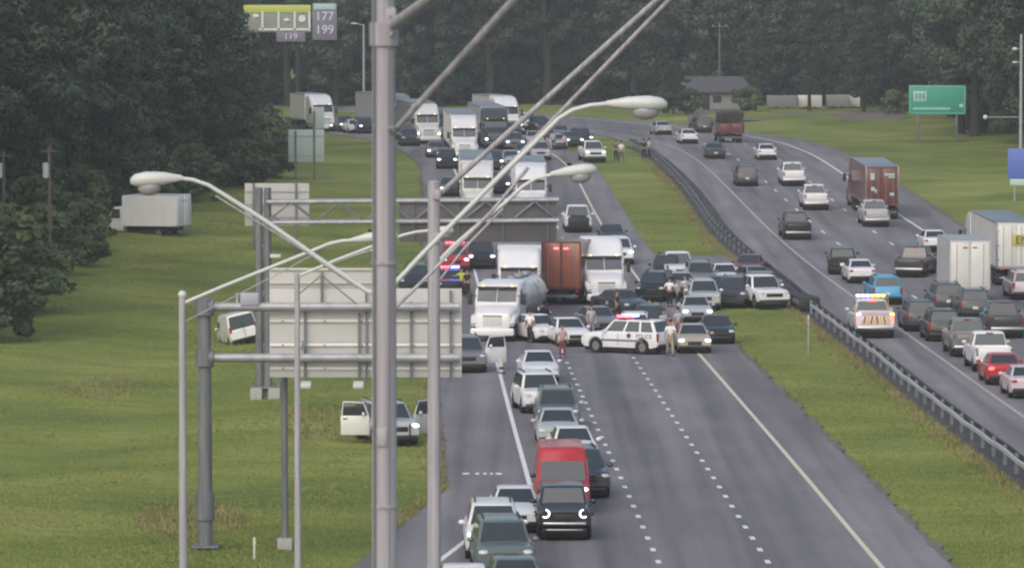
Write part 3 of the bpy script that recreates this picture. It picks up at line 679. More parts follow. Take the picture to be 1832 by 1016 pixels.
# painted lines
strip('edge_line', off(SL, -.09), off(SL, .09), 192, 700, .006, whiteline)
g0 = interp([(150, -4.3), (164, -2.65), (172, -1.6), (180, -.55), (192, .72)])
strip('edge_line', off(g0, -.1), off(g0, .1), 150, 192.5, .010, whiteline)
strip('edge_line', off(SR, -.09), off(SR, .09), 130, 700, .006, yellowline)
strip('edge_line', off(NL, -.09), off(NL, .09), 150, 700, .006, mat('worn_paint_line', (.40, .39, .39), rough=.8, noise=.4, nscale=2))
strip('edge_line', off(NR, -.10), off(NR, .10), 150, 620, .006, whiteline)
def dashes(f, y0, y1, per, ln, w, z=.006):
    root = bpy.data.objects.new('lane_line', None); COL.objects.link(root); root['kind'] = 'structure'
    y = y0; proto = {}
    while y < y1:
        dx = (f(y + 2) - f(y - 2)) / 4; dz = (gz(y + 2) - gz(y - 2)) / 4
        k = 'd%.2f%.2f' % (ln, w)
        if k not in MATS:
            MATS[k] = mesh('dash', [(-w / 2, -ln / 2, 0), (w / 2, -ln / 2, 0), (w / 2, ln / 2, 0), (-w / 2, ln / 2, 0)], [(0, 1, 2, 3)])
        mk('dash', MATS[k], whiteline, root, (f(y), y, gz(y) + z), (math.atan(dz), 0, -math.atan(dx))); y += per
lane = lambda a, b, t: (lambda y: a(y) + (b(y) - a(y)) * t)
dashes(lane(SL, SR, 1 / 3.), 140, 262, 3.66, 1.0, .18)
dashes(lane(SL, SR, 2 / 3.), 140, 262, 3.66, 1.0, .18)
dashes(lane(SL, SR, 1 / 3.), 266, 560, 12.2, 3.05, .16); dashes(lane(SL, SR, 2 / 3.), 266, 560, 12.2, 3.05, .16)
dashes(lane(NL, NR, 1 / 3.), 200, 560, 12.2, 3.05, .16); dashes(lane(NL, NR, 2 / 3.), 200, 560, 12.2, 3.05, .16)
p = gr(862, 847)
rt = bpy.data.objects.new('shoulder_stencil', None); COL.objects.link(rt); rt['kind'] = 'structure'
for dx, w in ((-.62, .26), (-.18, .16), (.12, .14), (.38, .12), (.66, .24)):
    mk('mark', mesh('mark', [(-w / 2, -.35, 0), (w / 2, -.35, 0), (w / 2, .35, 0), (-w / 2, .35, 0)], [(0, 1, 2, 3)]), whiteline, rt, (p.x + dx, p.y, gz(p.y) + .006))

# ------------------------------------------------------------------ grass tufts (uncountable)
def tufts(name, pts, h, m, seed=1, spread=.06, blades=5):
    r = np.random.RandomState(seed); n = len(pts) * blades
    base = np.repeat(np.array(pts), blades, 0) + np.c_[r.normal(0, spread, (n, 2)), np.zeros(n)]
    hh = h * r.uniform(.5, 1.25, n); a = r.uniform(0, 6.283, n); w = .016 + .02 * r.rand(n); lean = r.normal(0, .35, (n, 2))
    dx = np.c_[np.cos(a), np.sin(a)] * w[:, None]; V = np.zeros((n, 3, 3))
    V[:, 0, :2] = base[:, :2] - dx; V[:, 1, :2] = base[:, :2] + dx; V[:, 0, 2] = V[:, 1, 2] = base[:, 2] - .03
    V[:, 2, :2] = base[:, :2] + lean * hh[:, None]; V[:, 2, 2] = base[:, 2] + hh
    me = np_mesh(name, V.reshape(-1, 3), np.arange(n * 3).reshape(-1, 3)); return mk(name, me, m, kind='stuff')
rg = np.random.RandomState(5); pts = []; dry = []
while len(pts) < 42000:
    y = 160 + 240 * rg.rand() ** 1.6; x0 = max(-.105 * y - 1, PL(y) - 30)
    x = rg.uniform(x0, PL(y) - .3)
    if y < 196 and x > RL(y) - .3: continue
    (dry if math.sin(x * .37 + y * .05) * math.sin(y * .09 - x * .1) > .72 and rg.rand() < .5 else pts).append((x, y, ground_z(x, y)))
while len(pts) < 58000:
    y = 160 + 250 * rg.rand() ** 1.4; a, b2 = PR(y) + .35, GRAIL(y) - .6
    if 302 < y < 348 or b2 < a: continue
    x = rg.uniform(a, b2); pts.append((x, y, ground_z(x, y)))
tufts('grass', pts, .07, m_blade, 2)
for y in np.arange(176, 300, .05):
    if rg.rand() < .6: dry.append((PL(y) - abs(rg.normal(0, .35)) - .15 if y > 192 else RL(y) - abs(rg.normal(0, .3)), y, gz(y) - .06))
for y in np.arange(160, 470, .08):
    dry.append((GRAIL(y) - .55 - abs(rg.normal(0, .4)), y, gz(y) - .06))
tufts('dry_grass', dry, .22, m_dry, 3)

# ------------------------------------------------------------------ trees
def crown_mesh(name, seed, H, rw, base, clumps, per, leaf, conic=0.0, hole=.35):
    """leaf-sized faces in clumps spread through the crown's volume"""
    r = np.random.RandomState(seed); C = []
    while len(C) < clumps:
        t = r.rand() ** .8; a = r.rand() * 6.283
        prof = (1 - conic) * (math.sin(math.pi * min(1, .16 + .84 * t)) ** .55) + conic * (1 - t) * 1.05
        lob = .78 + .3 * math.sin(a * 2 + seed) + .18 * math.sin(a * 5 + t * 7 + seed * 2)
        rad = rw * prof * lob * math.sqrt(r.uniform(hole, 1))
        C.append((rad * math.cos(a), rad * math.sin(a), base + (H - base) * t))
    C = np.array(C); n = clumps * per
    cs = np.repeat(r.uniform(.55, 1.15, clumps), per); cen = np.repeat(C, per, 0)
    d = r.normal(0, 1, (n, 3)); d /= np.linalg.norm(d, axis=1)[:, None]
    pos = cen + d * (cs * r.uniform(.35, 1.0, n) ** .5)[:, None] * np.array([1, 1, .62]) * rw * .27
    nor = d * 1.2 + np.array([0, 0, .5]) + r.normal(0, .4, (n, 3)); nor /= np.linalg.norm(nor, axis=1)[:, None]
    t1 = np.cross(nor, r.normal(0, 1, (n, 3))); t1 /= np.linalg.norm(t1, axis=1)[:, None]; t2 = np.cross(nor, t1)
    s = leaf * r.uniform(.6, 1.3, n); V = np.zeros((n, 4, 3))
    V[:, 0] = pos - t1 * s[:, None]; V[:, 1] = pos + t2 * s[:, None] * .55 - nor * s[:, None] * .15
    V[:, 2] = pos + t1 * s[:, None]; V[:, 3] = pos - t2 * s[:, None] * .55
    return np_mesh(name, V.reshape(-1, 3), np.arange(n * 4).reshape(-1, 4)), C
def trunk_mesh(name, seed, H, base, C, r0):
    r = np.random.RandomState(seed + 50); bm = bmesh.new()
    def seg(pts, rr, n=7):
        t = tube(pts, rr, n); bm.from_mesh(t); bpy.data.meshes.remove(t)
    b = [(r.normal(0, .02 * H * k), r.normal(0, .02 * H * k), H * .86 * k) for k in np.linspace(0, 1, 7)]; b[0] = (0, 0, -.5)
    seg(b, [r0 * (1.25 if k == 0 else 1) * (1 - .85 * k / 6) for k in range(7)])
    for i in r.choice(len(C), min(11, len(C)), replace=False):
        c = Vector(C[i]); z0 = max(base * .7, c.z * .62); k = z0 / (H * .86); j = min(5, int(k * 6)); a = Vector(b[j]).lerp(Vector(b[j + 1]), k * 6 - j)
        seg([a, a.lerp(c, .5) + Vector((0, 0, .3)), c], [r0 * .38, r0 * .22, r0 * .07], 5)
    return bm_to(name, bm, 60)
TREES = []
for sd, H, rw, base, cl, per, lf, con, mt, nm in (
        (11, 20, 5.2, 3.0, 120, 150, .22, 0, m_leaf, 'b'), (12, 23, 5.8, 3.5, 130, 150, .225, .1, m_leaf, 'b'), (13, 17, 5.0, 2.2, 105, 150, .21, 0, m_leaf, 'b'),
        (14, 25, 4.3, 6.0, 110, 145, .20, .35, m_pine, 'p'), (15, 22, 3.8, 4.5, 100, 145, .195, .55, m_pine, 'p'), (16, 19, 5.6, 2.0, 120, 150, .225, .05, m_leaf, 'b')):
    cm, C = crown_mesh('crown', sd, H, rw, base, cl, per, lf, con)
    TREES.append((cm, trunk_mesh('trunk', sd, H, base, C, .26 + H * .008), mt, nm))
BUSH = [crown_mesh('foliage', s, h, w, .1, 46, 80, .20, 0)[0] for s, h, w in ((31, 3.4, 2.6), (32, 2.4, 2.2), (33, 4.4, 2.8))]
STEM = mesh('stem', [], [])
STEM = tube([(0, 0, -.3), (.1, .05, 1.2), (.3, .1, 2.2)], [.09, .06, .03], 6, 'stem')
def tree(x, y, i, label, group=None, s=1.0, name=None, rz=None):
    cm, tm, mt, k = TREES[i]
    o = thing(name or ('pine_tree' if k == 'p' else 'leafy_tree'), label, 'tree', (x, y, ground_z(x, y)), (0, 0, random.uniform(0, 6.28) if rz is None else rz), group)
    o.scale = (s, s, s * random.uniform(.92, 1.1)); mk('crown', cm, mt, o); mk('trunk', tm, bark, o); return o
def bush(x, y, i, label, group=None, s=1.0):
    o = thing('bush', label, 'bush', (x, y, ground_z(x, y)), (0, 0, random.uniform(0, 6.28)), group)
    o.scale = (s, s, s); mk('foliage', BUSH[i], m_bush, o); mk('stem', STEM, bark, o); return o
# left woodland: front edge follows the photograph's grass line, rows behind it
edgeL = interp([(215, -31.0), (262, -35), (290, -38), (330, -39), (350, -38), (372, -38), (395, -32), (420, -26.5), (440, -25.5), (470, -25.5), (520, -31), (560, -40), (620, -60), (700, -95)])
rt = random.Random(3)
for row, (dx, st) in enumerate(((0, 7.5), (7, 8.5), (14, 10), (23, 12), (33, 14))):
    y = 268 + row * 3
    while y < 640:
        x = edgeL(y) - dx + rt.uniform(-1.5, 1.0)
        if -.135 * y < x:
            i = rt.choice([0, 1, 2, 5, 1, 3]) if row else rt.choice([0, 2, 5, 0, 1])
            nm = 'pine' if TREES[i][3] == 'p' else 'leafy tree'
            sc = rt.uniform(.9, 1.25)
            if y > 395 and PCX + x / y * FPX > 345: sc = rt.uniform(.42, .5)
            tree(x, y, i, ('tall dark green %s at the front edge of the left wood' if row == 0 else 'tall dark green %s standing deeper inside the left wood') % nm, 'front trees of the left wood' if row == 0 else 'inner trees of the left wood', sc)
        y += st * rt.uniform(.8, 1.25)
rb = random.Random(9)
for y in np.arange(268, 540, 5.5):
    x = edgeL(y) + rb.uniform(1.0, 4.5)
    if 350 < y < 378: continue
    bush(x, y, rb.randrange(3), 'green bush along the grass edge of the left wood', 'bushes along the left wood', rb.uniform(.7, 1.25))
for px, py, i, s in ((30, 520, 0, 1.1), (75, 500, 2, 1.0), (120, 478, 1, 1.1), (150, 455, 0, 1.0), (-14, 610, 2, 1.3), (-8, 570, 2, 1.4), (0, 535, 0, 1.3), (60, 470, 2, 1.2)):
    q = gr(px, py); bush(q.x, q.y, i, 'green bush along the grass edge of the left wood', 'bushes along the left wood', s)
# far wood across the view, tall enough to close the horizon
rf = random.Random(21)
for row, (Y, st) in enumerate(((688, 6.6), (704, 7.2), (722, 7.6), (745, 8.5), (775, 9.5), (815, 11))):
    x = -.125 * Y
    while x < .125 * Y:
        i = rf.choice([0, 1, 2, 3, 4, 5]); nm = 'pine' if TREES[i][3] == 'p' else 'leafy tree'
        yy = Y + rf.uniform(-5, 5)
        if x > .060 * Y and row == 0: yy -= rf.uniform(0, 20)
        tree(x, yy, i, ('far dark %s in the front row of the wood closing the view' if row == 0 else 'far dark %s deeper in the wood closing the view') % nm, 'front trees of the far wood' if row == 0 else 'inner trees of the far wood', rf.uniform(.95, 1.35)); x += st * rf.uniform(.75, 1.25)
# right wood
for row, dx in enumerate((0, 7, 15, 24)):
    y = 452 + row * 4
    while y < 690:
        x = interp([(450, 46.0), (500, 46.5), (540, 49.5), (600, 55), (690, 66)])(y) + dx + rf.uniform(-1.5, 1.5)
        if y < 530 and PCX + (x - 6) / y * FPX < 1738: x += 7
        if x < .125 * y + 6:
            i = rf.choice([0, 1, 2, 5, 3]); nm = 'pine' if TREES[i][3] == 'p' else 'leafy tree'
            tree(x, y, i, ('dark %s at the front edge of the right wood' if row == 0 else 'dark %s standing deeper inside the right wood') % nm, 'front trees of the right wood' if row == 0 else 'inner trees of the right wood', rf.uniform(.95, 1.3))
        y += 8 * rf.uniform(.8, 1.3)
for px, Y, i, s, lab in ((1350, 655, 4, .62, 'dark conical tree beside the far grey roofed building'), (1448, 655, 4, .6, 'narrow dark tree between two pale far walls'),
                         (1545, 650, 1, .62, 'broad dark tree standing right of the far pale walls'), (1205, 640, 2, .40, 'small bright green tree left of the grey roofed building')):
    tree((px - PCX) / FPX * Y, Y, i, lab, None, s)
for px, Y, s in ((1232, 640, .9), (1338, 650, .9), (1190, 645, .8), (1600, 640, .9), (1640, 640, .9)):
    bush((px - PCX) / FPX * Y, Y, 0, 'low bush at the foot of the far wood', 'low bushes at the far wood', s)

# ------------------------------------------------------------------ far building, pale walls, poles
Y = 668; k = Y / FPX
b = thing('roadside_building', 'low building with a wide grey hipped roof at the foot of the far wood', 'building', ((1278 - PCX) * k, Y, gz(Y)))
bw = mat('pale_wall', (.27, .27, .27), rough=.9, noise=.2); gr_roof = mat('grey_roof', (.08, .08, .09), rough=.8, noise=.25, nscale=1)
mk('wall', boxm(8.6, 7, 2.4, .02), bw, b, (0, 0, 1.2))
V = [(-4.9, -4.2, 2.2), (4.9, -4.2, 2.2), (4.9, 4.2, 2.2), (-4.9, 4.2, 2.2), (-3.9, 0, 4.3), (3.9, 0, 4.3), (-4.9, -4.2, 2.4), (4.9, -4.2, 2.4), (4.9, 4.2, 2.4), (-4.9, 4.2, 2.4)]
mk('roof', mesh('roof', V, [(3, 2, 1, 0), (0, 1, 7, 6), (1, 2, 8, 7), (2, 3, 9, 8), (3, 0, 6, 9), (6, 7, 5, 4), (7, 8, 5), (8, 9, 4, 5), (9, 6, 4)]), gr_roof, b)
for x in (0.2, 2.8): mk('window', boxm(1.1, .08, .9), glass, b, (x, -3.52, 1.35))
mk('door', boxm(.95, .08, 2.0, .01), black, b, (-1.25, -3.53, 1.0))
for i, (px, w) in enumerate(((1398, 3.9), (1448, 3.2), (1498, 3.0), (1520, 2.6))):
    Yw = 664 + i * 2
    t = thing('parked_trailer', ('long pale trailer parked right of the far grey roof', 'pale trailer parked behind the narrow dark tree', 'off white trailer parked third from the far building', 'short pale trailer at the right end of the far row')[i], 'trailer', ((px - PCX) / FPX * Yw, Yw, gz(Yw)))
    mk('trailer_box', boxm(w, 2.3, 1.6, .06), P('offwhite') if i % 2 else bw, t, (0, 0, 1.05)); mk('skirt', boxm(w * .9, 2.0, .3), black, t, (0, 0, .2))
    for s in (-1, 1): mk('wheel', cyl_m(.3, .2, 14, 'Y', .03), rubber, t, (s * w * .2, -1.05, .3))
for Yb, st in ((700, 4.2), (716, 4.6)):
    x = -.12 * Yb
    while x < .12 * Yb:
        bush(x, Yb + rf.uniform(-3, 3), rf.randrange(3), 'dark undergrowth bush below the trees of the far wood', 'undergrowth of the far wood', rf.uniform(1.1, 1.8)); x += st * rf.uniform(.8, 1.3)
strip('bare_verge', lambda y: .035 * y, lambda y: .078 * y, 604, 662, -.02, m_dirt)

def up(px, yb, yt, Y): return at(px, yt, Y).z - gz(Y)
def simple_pole(name, label, px, Y, yt, r, m, cat, cap=True):
    x = (px - PCX) / FPX * Y; h = at(px, yt, Y).z - ground_z(x, Y)
    o = thing(name, label, cat, (x, Y, ground_z(x, Y)))
    mk('shaft', tube([(0, 0, -.3), (0, 0, h * .5), (0, 0, h)], [r, r * .85, r * .7], 12), m, o); return o, h
o, h = simple_pole('light_pole', 'thin grey light pole standing just left of the thick foreground post', 651, 600, 44, .16, polegrey, 'pole')
mk('lamp_arm', tube([(0, 0, h - .15), (-.8, 0, h + .1)], .06, 8), polegrey, o); mk('lamp_head', ell_m(.9, .35, .22), lampwhite, o, (-1.1, 0, h + .08)); mk('base', boxm(.9, .9, .9, .05), concrete, o, (0, 0, .3))
o, h = simple_pole('utility_pole', 'thin wooden pole rising behind the far grey roofed building', 1287, 680, 40, .17, wood, 'pole')
mk('crossarm', boxm(2.2, .12, .14), wood, o, (0, -.2, h - .6))
for s in (-1, 0, 1): mk('insulator', cyl_m(.05, .2, 8), lampwhite, o, (s * .9, -.2, h - .45))
for px, Yp, yt, lab in ((88, 318, 262, 'slim utility pole with a pale transformer in front of the left wood'), (6, 316, 270, 'slim utility pole with a transformer at the left picture edge')):
    o, h = simple_pole('utility_pole', lab, px, Yp, yt, .13, wood, 'pole')
    zt = at(px, 305, Yp).z - ground_z((px - PCX) / FPX * Yp, Yp)
    mk('transformer', cyl_m(.20, .95, 14, 'Z', .04), lampwhite, o, (-.22 if px > 50 else -.26, -.1, zt)); mk('crossarm', boxm(1.1, .1, .1), wood, o, (0, -.12, h - .3))
Yp = 440; px = 1826; o, h = simple_pole('camera_pole', 'tall pale pole with side arm at the right picture edge', px, Yp, 62, .17, galv, 'pole')
x0 = (px - PCX) / FPX * Yp; gz0 = ground_z(x0, Yp)
za = at(px, 210, Yp).z - gz0
mk('arm', tube([(0, 0, za), (-3.0, 0, za)], .04, 8), galv, o); mk('camera_dome', ell_m(.42, .42, .42), lampwhite, o, (-3.1, 0, za))
for yy, s in ((88, .3), (112, .2)): mk('camera', ell_m(.5, .4, s), lampwhite, o, (-.55, 0, at(px, yy, Yp).z - gz0)); mk('bracket', boxm(.5, .06, .06), galv, o, (-.25, 0, at(px, yy, Yp).z - gz0))

# ------------------------------------------------------------------ signs
def text_mesh(s, size, depth=.02):
    cu = bpy.data.curves.new('text', 'FONT'); cu.body = s; cu.size = size; cu.extrude = depth; cu.align_x = 'CENTER'; cu.align_y = 'CENTER'
    ob = bpy.data.objects.new('text', cu); COL.objects.link(ob); dg = bpy.context.evaluated_depsgraph_get()
    me = bpy.data.meshes.new_from_object(ob.evaluated_get(dg)); bpy.data.objects.remove(ob); bpy.data.curves.remove(cu); me.materials.clear(); return me
def sign_panel(name, label, x0, x1, y0, y1, Y, m, posts, pm, yaw=0, bars=(), thick=.06, cat='sign', group=None):
    """panel spanning the given photo rectangle at distance Y, on posts down to the ground"""
    a = at(x0, y1, Y); c = at(x1, y0, Y); w = c.x - a.x; h = c.z - a.z; xc = (a.x + c.x) / 2; g = ground_z(xc, Y)
    o = thing(name, label, cat, (xc, Y, g), (0, 0, R(yaw)), group); zc = a.z + h / 2 - g
    mk('panel', boxm(w, thick, h, .01), m, o, (0, 0, zc))
    return o, w, h, zc
blu = mat('blue_sign_face', (.09, .15, .50), rough=.5, noise=.12); grn = mat('green_sign_face', (.03, .30, .23), rough=.5, noise=.12)
pale_grn = mat('pale_green_legend', (.22, .52, .46), rough=.6, noise=.1); pal = mat('pale_legend', (.42, .56, .55), rough=.6, noise=.2, nscale=6)
o, w, h, zc = sign_panel('road_sign', 'back of a pale rectangular guide sign on the left grass verge', 438, 553, 328, 404, 350, signback, 2, galvdark)
for s in (-.36, .30):
    mk('post', boxm(.16, .16, zc + h / 2 + .2, .01), galvdark, o, (s * w, -.12, (zc + h / 2 - .2) / 2))
for z in (-.3, 0, .3): mk('stiffener', boxm(w * .98, .05, .07), galv, o, (0, -.06, zc + z * h))
mk('brace', tube([(-.3 * w, -.14, zc - .1), (.1 * w, -.14, zc - h * .42)], .04, 8), galvdark, o)
o, w, h, zc = sign_panel('road_sign', 'back of a pale green grey sign by the left wood below a white truck', 516, 580, 232, 290, 436, mat('pale_sign_back', (.40, .47, .46), rough=.6, noise=.15), 1, galvdark)
mk('post', cyl_m(.09, zc + h / 2 + 1.7, 12), galvdark, o, (.22 * w, -.12, (zc + h / 2 + 1.5) / 2)); mk('post', cyl_m(.09, zc + h / 2, 12), galvdark, o, (-.3 * w, -.12, (zc + h / 2) / 2 - .1))
mk('upper_panel', boxm(1.0, .05, 1.9, .01), MATS['pale_sign_back'], o, (.34 * w, .0, zc + h / 2 + 1.0))
for z in (-.3, .3): mk('stiffener', boxm(w * .96, .05, .06), galv, o, (0, -.05, zc + z * h))
o, w, h, zc = sign_panel('exit_sign', 'green guide sign with a pale square on the right grass verge', 1626, 1728, 153, 205, 520, grn, 2, galv, yaw=-8)
for s in (-.34, .34): mk('post', boxm(.2, .22, zc + h / 2, .02), galvdark, o, (s * w, .16, (zc + h / 2) / 2 - .2))
mk('route_shield', boxm(1.35, .03, 1.05, .01), pal, o, (-w * .5 + 1.15, -.045, zc + h * .12))
for i in range(3): mk('shield_mark', boxm(.22, .02, .6), grn, o, (-w * .5 + .8 + .36 * i, -.062, zc + h * .12))
mk('legend_bar', boxm(w * .66, .02, .26), pale_grn, o, (-w * .1, -.042, zc - h * .30)); mk('legend_mark', boxm(.42, .02, .36, .01), pal, o, (w * .42, -.042, zc - h * .2))
for s in (-1, 1): mk('border', boxm(w * .97, .02, .07), pale_grn, o, (0, -.041, zc + s * h * .46))
for s in (-1, 1): mk('border', boxm(.07, .02, h * .85), pale_grn, o, (s * w * .477, -.041, zc))
o, w, h, zc = sign_panel('services_sign', 'blue sign panel on posts cut by the right picture edge', 1803, 1866, 266, 320, 405, blu, 2, galv, yaw=-4)
for s in (-.3, .3): mk('post', boxm(.14, .14, zc + h / 2, .01), galv, o, (s * w, .12, (zc + h / 2) / 2 - .2))
mk('lower_panel', boxm(w * .9, .05, .5, .01), pal, o, (.05, 0, zc - h * .5 - .28))
# petrol station price sign above the left wood
Yg = 600; kk = Yg / FPX
o, w, h, zc = sign_panel('price_sign', 'tall fuel station price sign with a lime yellow top showing above the left wood', 436, 556, 10, 58, Yg, mat('sign_grey', (.30, .32, .28), rough=.6, noise=.2), 1, galv)
lime = mat('lime_sign', (.50, .58, .13), rough=.6, noise=.15); frame = mat('sign_frame_white', (.75, .77, .74), rough=.6, noise=.15); mauve = mat('price_panel', (.21, .19, .25), rough=.6, noise=.2); digit = mat('price_digit', (.66, .70, .76), rough=.6, noise=.1)
mk('header', boxm(w * 1.0, .12, .95, .03), lime, o, (0, -.05, zc + h * .36))
for x in (-.22, .02, .26, .48): mk('frame_bar', boxm(.22, .14, h * .74), frame, o, (x * w, -.06, zc - .1 * h))
mk('frame_bar', boxm(w * .75, .14, .25), frame, o, (.1 * w, -.06, zc - .40 * h))
mk('disc', cyl_m(.42, .1, 18, 'Y'), frame, o, (.37 * w, -.1, zc + .0 * h)); mk('disc', ell_m(.8, .12, .5), frame, o, (-.32 * w, -.1, zc + .1 * h)); mk('disc', ell_m(.7, .12, .4), frame, o, (.14 * w, -.1, zc - .05 * h))
mk('price_board', boxm(2.9, .4, 4.4, .04), mauve, o, (.5 * w + 1.65, 0, zc - .35)); mk('price_header', boxm(2.6, .1, .7, .02), pal, o, (.5 * w + 1.65, -.24, zc + 1.4))
mk('price_digits', text_mesh('177', 1.5), digit, o, (.5 * w + 1.65, -.24, zc + .25), (R(90), 0, 0)); mk('price_digits', text_mesh('199', 1.5), digit, o, (.5 * w + 1.65, -.24, zc - 1.35), (R(90), 0, 0))
mk('lower_digits', text_mesh('119', 1.1), digit, o, (.2 * w, -.1, zc - h * .5 - .55), (R(90), 0, 0))
mk('lower_board', boxm(3.4, .3, 1.2, .03), mauve, o, (.2 * w, .12, zc - h * .5 - .55)); mk('side_lamp', boxm(.9, .4, .8, .05), frame, o, (-.5 * w - 2.2, 0, zc + .6)); mk('side_lamp', boxm(.8, .4, .6, .05), frame, o, (-.5 * w - 2.0, 0, zc - 1.3))
mk('tie_bar', boxm(2.6, .2, .3), galvdark, o, (-.5 * w - 1.2, .15, zc + .3)); mk('column', cyl_m(.32, zc, 16), bark, o, (.3 * w, .5, zc / 2))

# ------------------------------------------------------------------ cantilever sign gantries, seen from behind
def pxz(px, py, Y):
    p = at(px, py, Y); return p.x, p.z
def gantry_near():
    Y = 167.0; x0, zt = pxz(366, 540, Y); g = ground_z(x0, Y)
    o = thing('sign_gantry', 'nearest cantilever gantry holding a large pale sign back on two grey pipes', 'sign gantry', (x0, Y, g))
    Lp = lambda px, py, d=0: Vector((pxz(px, py, Y)[0] - x0, d, pxz(px, py, Y)[1] - g))
    h = zt - g
    mk('post', tube([(0, 0, -.2), (0, 0, h)], [.25, .20], 20), galvdark, o); mk('post_cap', cyl_m(.23, .08, 20), galvdark, o, (0, 0, h + .02)); mk('base_plate', boxm(.9, .9, .06), galvdark, o, (0, 0, .1))
    mk('anchor_collar', cyl_m(.31, .9, 18), galvdark, o, (0, 0, Lp(366, 905).z))
    for py in (549, 640):
        a, c = Lp(384, py), Lp(822, py); mk('chord_pipe', tube([(a.x - .25, 0, a.z), (c.x, 0, c.z)], .15, 16), galv, o)
        f = mk('flange', cyl_m(.3, .16, 18, 'X'), galvdark, o, (a.x - .12, 0, a.z)); mk('collar', cyl_m(.31, .55, 18), galvdark, o, (0, 0, a.z))
    a = Lp(481, 480); c = Lp(826, 676); b = Lp(660, 517)
    mk('sign_panel', boxm(c.x - a.x, .05, b.z - c.z, .01), signback, o, ((a.x + c.x) / 2, .34, (b.z + c.z) / 2))
    e = Lp(690, 480); mk('exit_tab', boxm(e.x - a.x, .05, a.z - b.z - .01, .01), signback, o, ((a.x + e.x) / 2, .34, (a.z + b.z) / 2))
    for py in (575, 618, 660):
        z = Lp(500, py).z; mk('stiffener', boxm(c.x - a.x - .02, .07, .09, .01), mat('stiffener_white', (.74, .74, .75), rough=.5, noise=.1), o, ((a.x + c.x) / 2, .285, z))
    for py in (483, 507):
        z = Lp(500, py).z; mk('stiffener', boxm(e.x - a.x - .02, .06, .07, .01), mat('stiffener_cream', (.52, .51, .46), rough=.5, noise=.1), o, ((a.x + e.x) / 2, .285, z))
    n = 5                                                                     # extruded planks of the sign back
    for i in range(1, n): mk('plank_seam', boxm(c.x - a.x - .04, .012, .012), galv, o, ((a.x + c.x) / 2, .312, c.z + (b.z - c.z) * i / n))
    for px, y0, y1 in ((545, 548, 690), (575, 485, 560), (655, 522, 690), (642, 560, 690), (735, 540, 690), (806, 520, 690)):
        t = Lp(px, y0); d = Lp(px, y1 - 6); mk('hanger', boxm(.075, .09, t.z - d.z, .01), galvdark, o, (t.x, .20, (t.z + d.z) / 2))
    for px in (548, 642):
        q = Lp(px, 687); mk('sign_light', boxm(.36, .5, .16, .05), lampwhite, o, (q.x, -.35, q.z), (R(12), 0, 0)); mk('light_arm', tube([(q.x, .2, q.z + .05), (q.x, -.3, q.z + .04)], .035, 8), galvdark, o)
    q1, q2, q3 = Lp(575, 492), Lp(640, 545), Lp(530, 530)
    mk('conduit', tube([q1 + Vector((0, -.1, 0)), q2 + Vector((0, -.1, 0))], .025, 6), galvdark, o); mk('conduit', tube([q1 + Vector((0, -.1, 0)), q3 + Vector((0, -.1, 0))], .025, 6), galvdark, o)
    q = Lp(447, 536); mk('equipment_box', boxm(.62, .4, .42, .04), mat('lavender_grey_box', (.37, .37, .46), rough=.5, noise=.1), o, (q.x, 0, q.z + .02)); q = Lp(424, 537); mk('post_stub', boxm(.08, .08, .5), galv, o, (q.x, 0, q.z))
    for px in (500, 575, 642, 735, 806):
        for py in (575, 618, 660): q = Lp(px, py); mk('bolt', cyl_m(.03, .03, 8, 'Y'), galvdark, o, (q.x + .1, .235, q.z))
    q = Lp(543, 618); mk('junction_box', boxm(.14, .16, .3, .02), galvdark, o, (q.x, .0, q.z))
gantry_near()
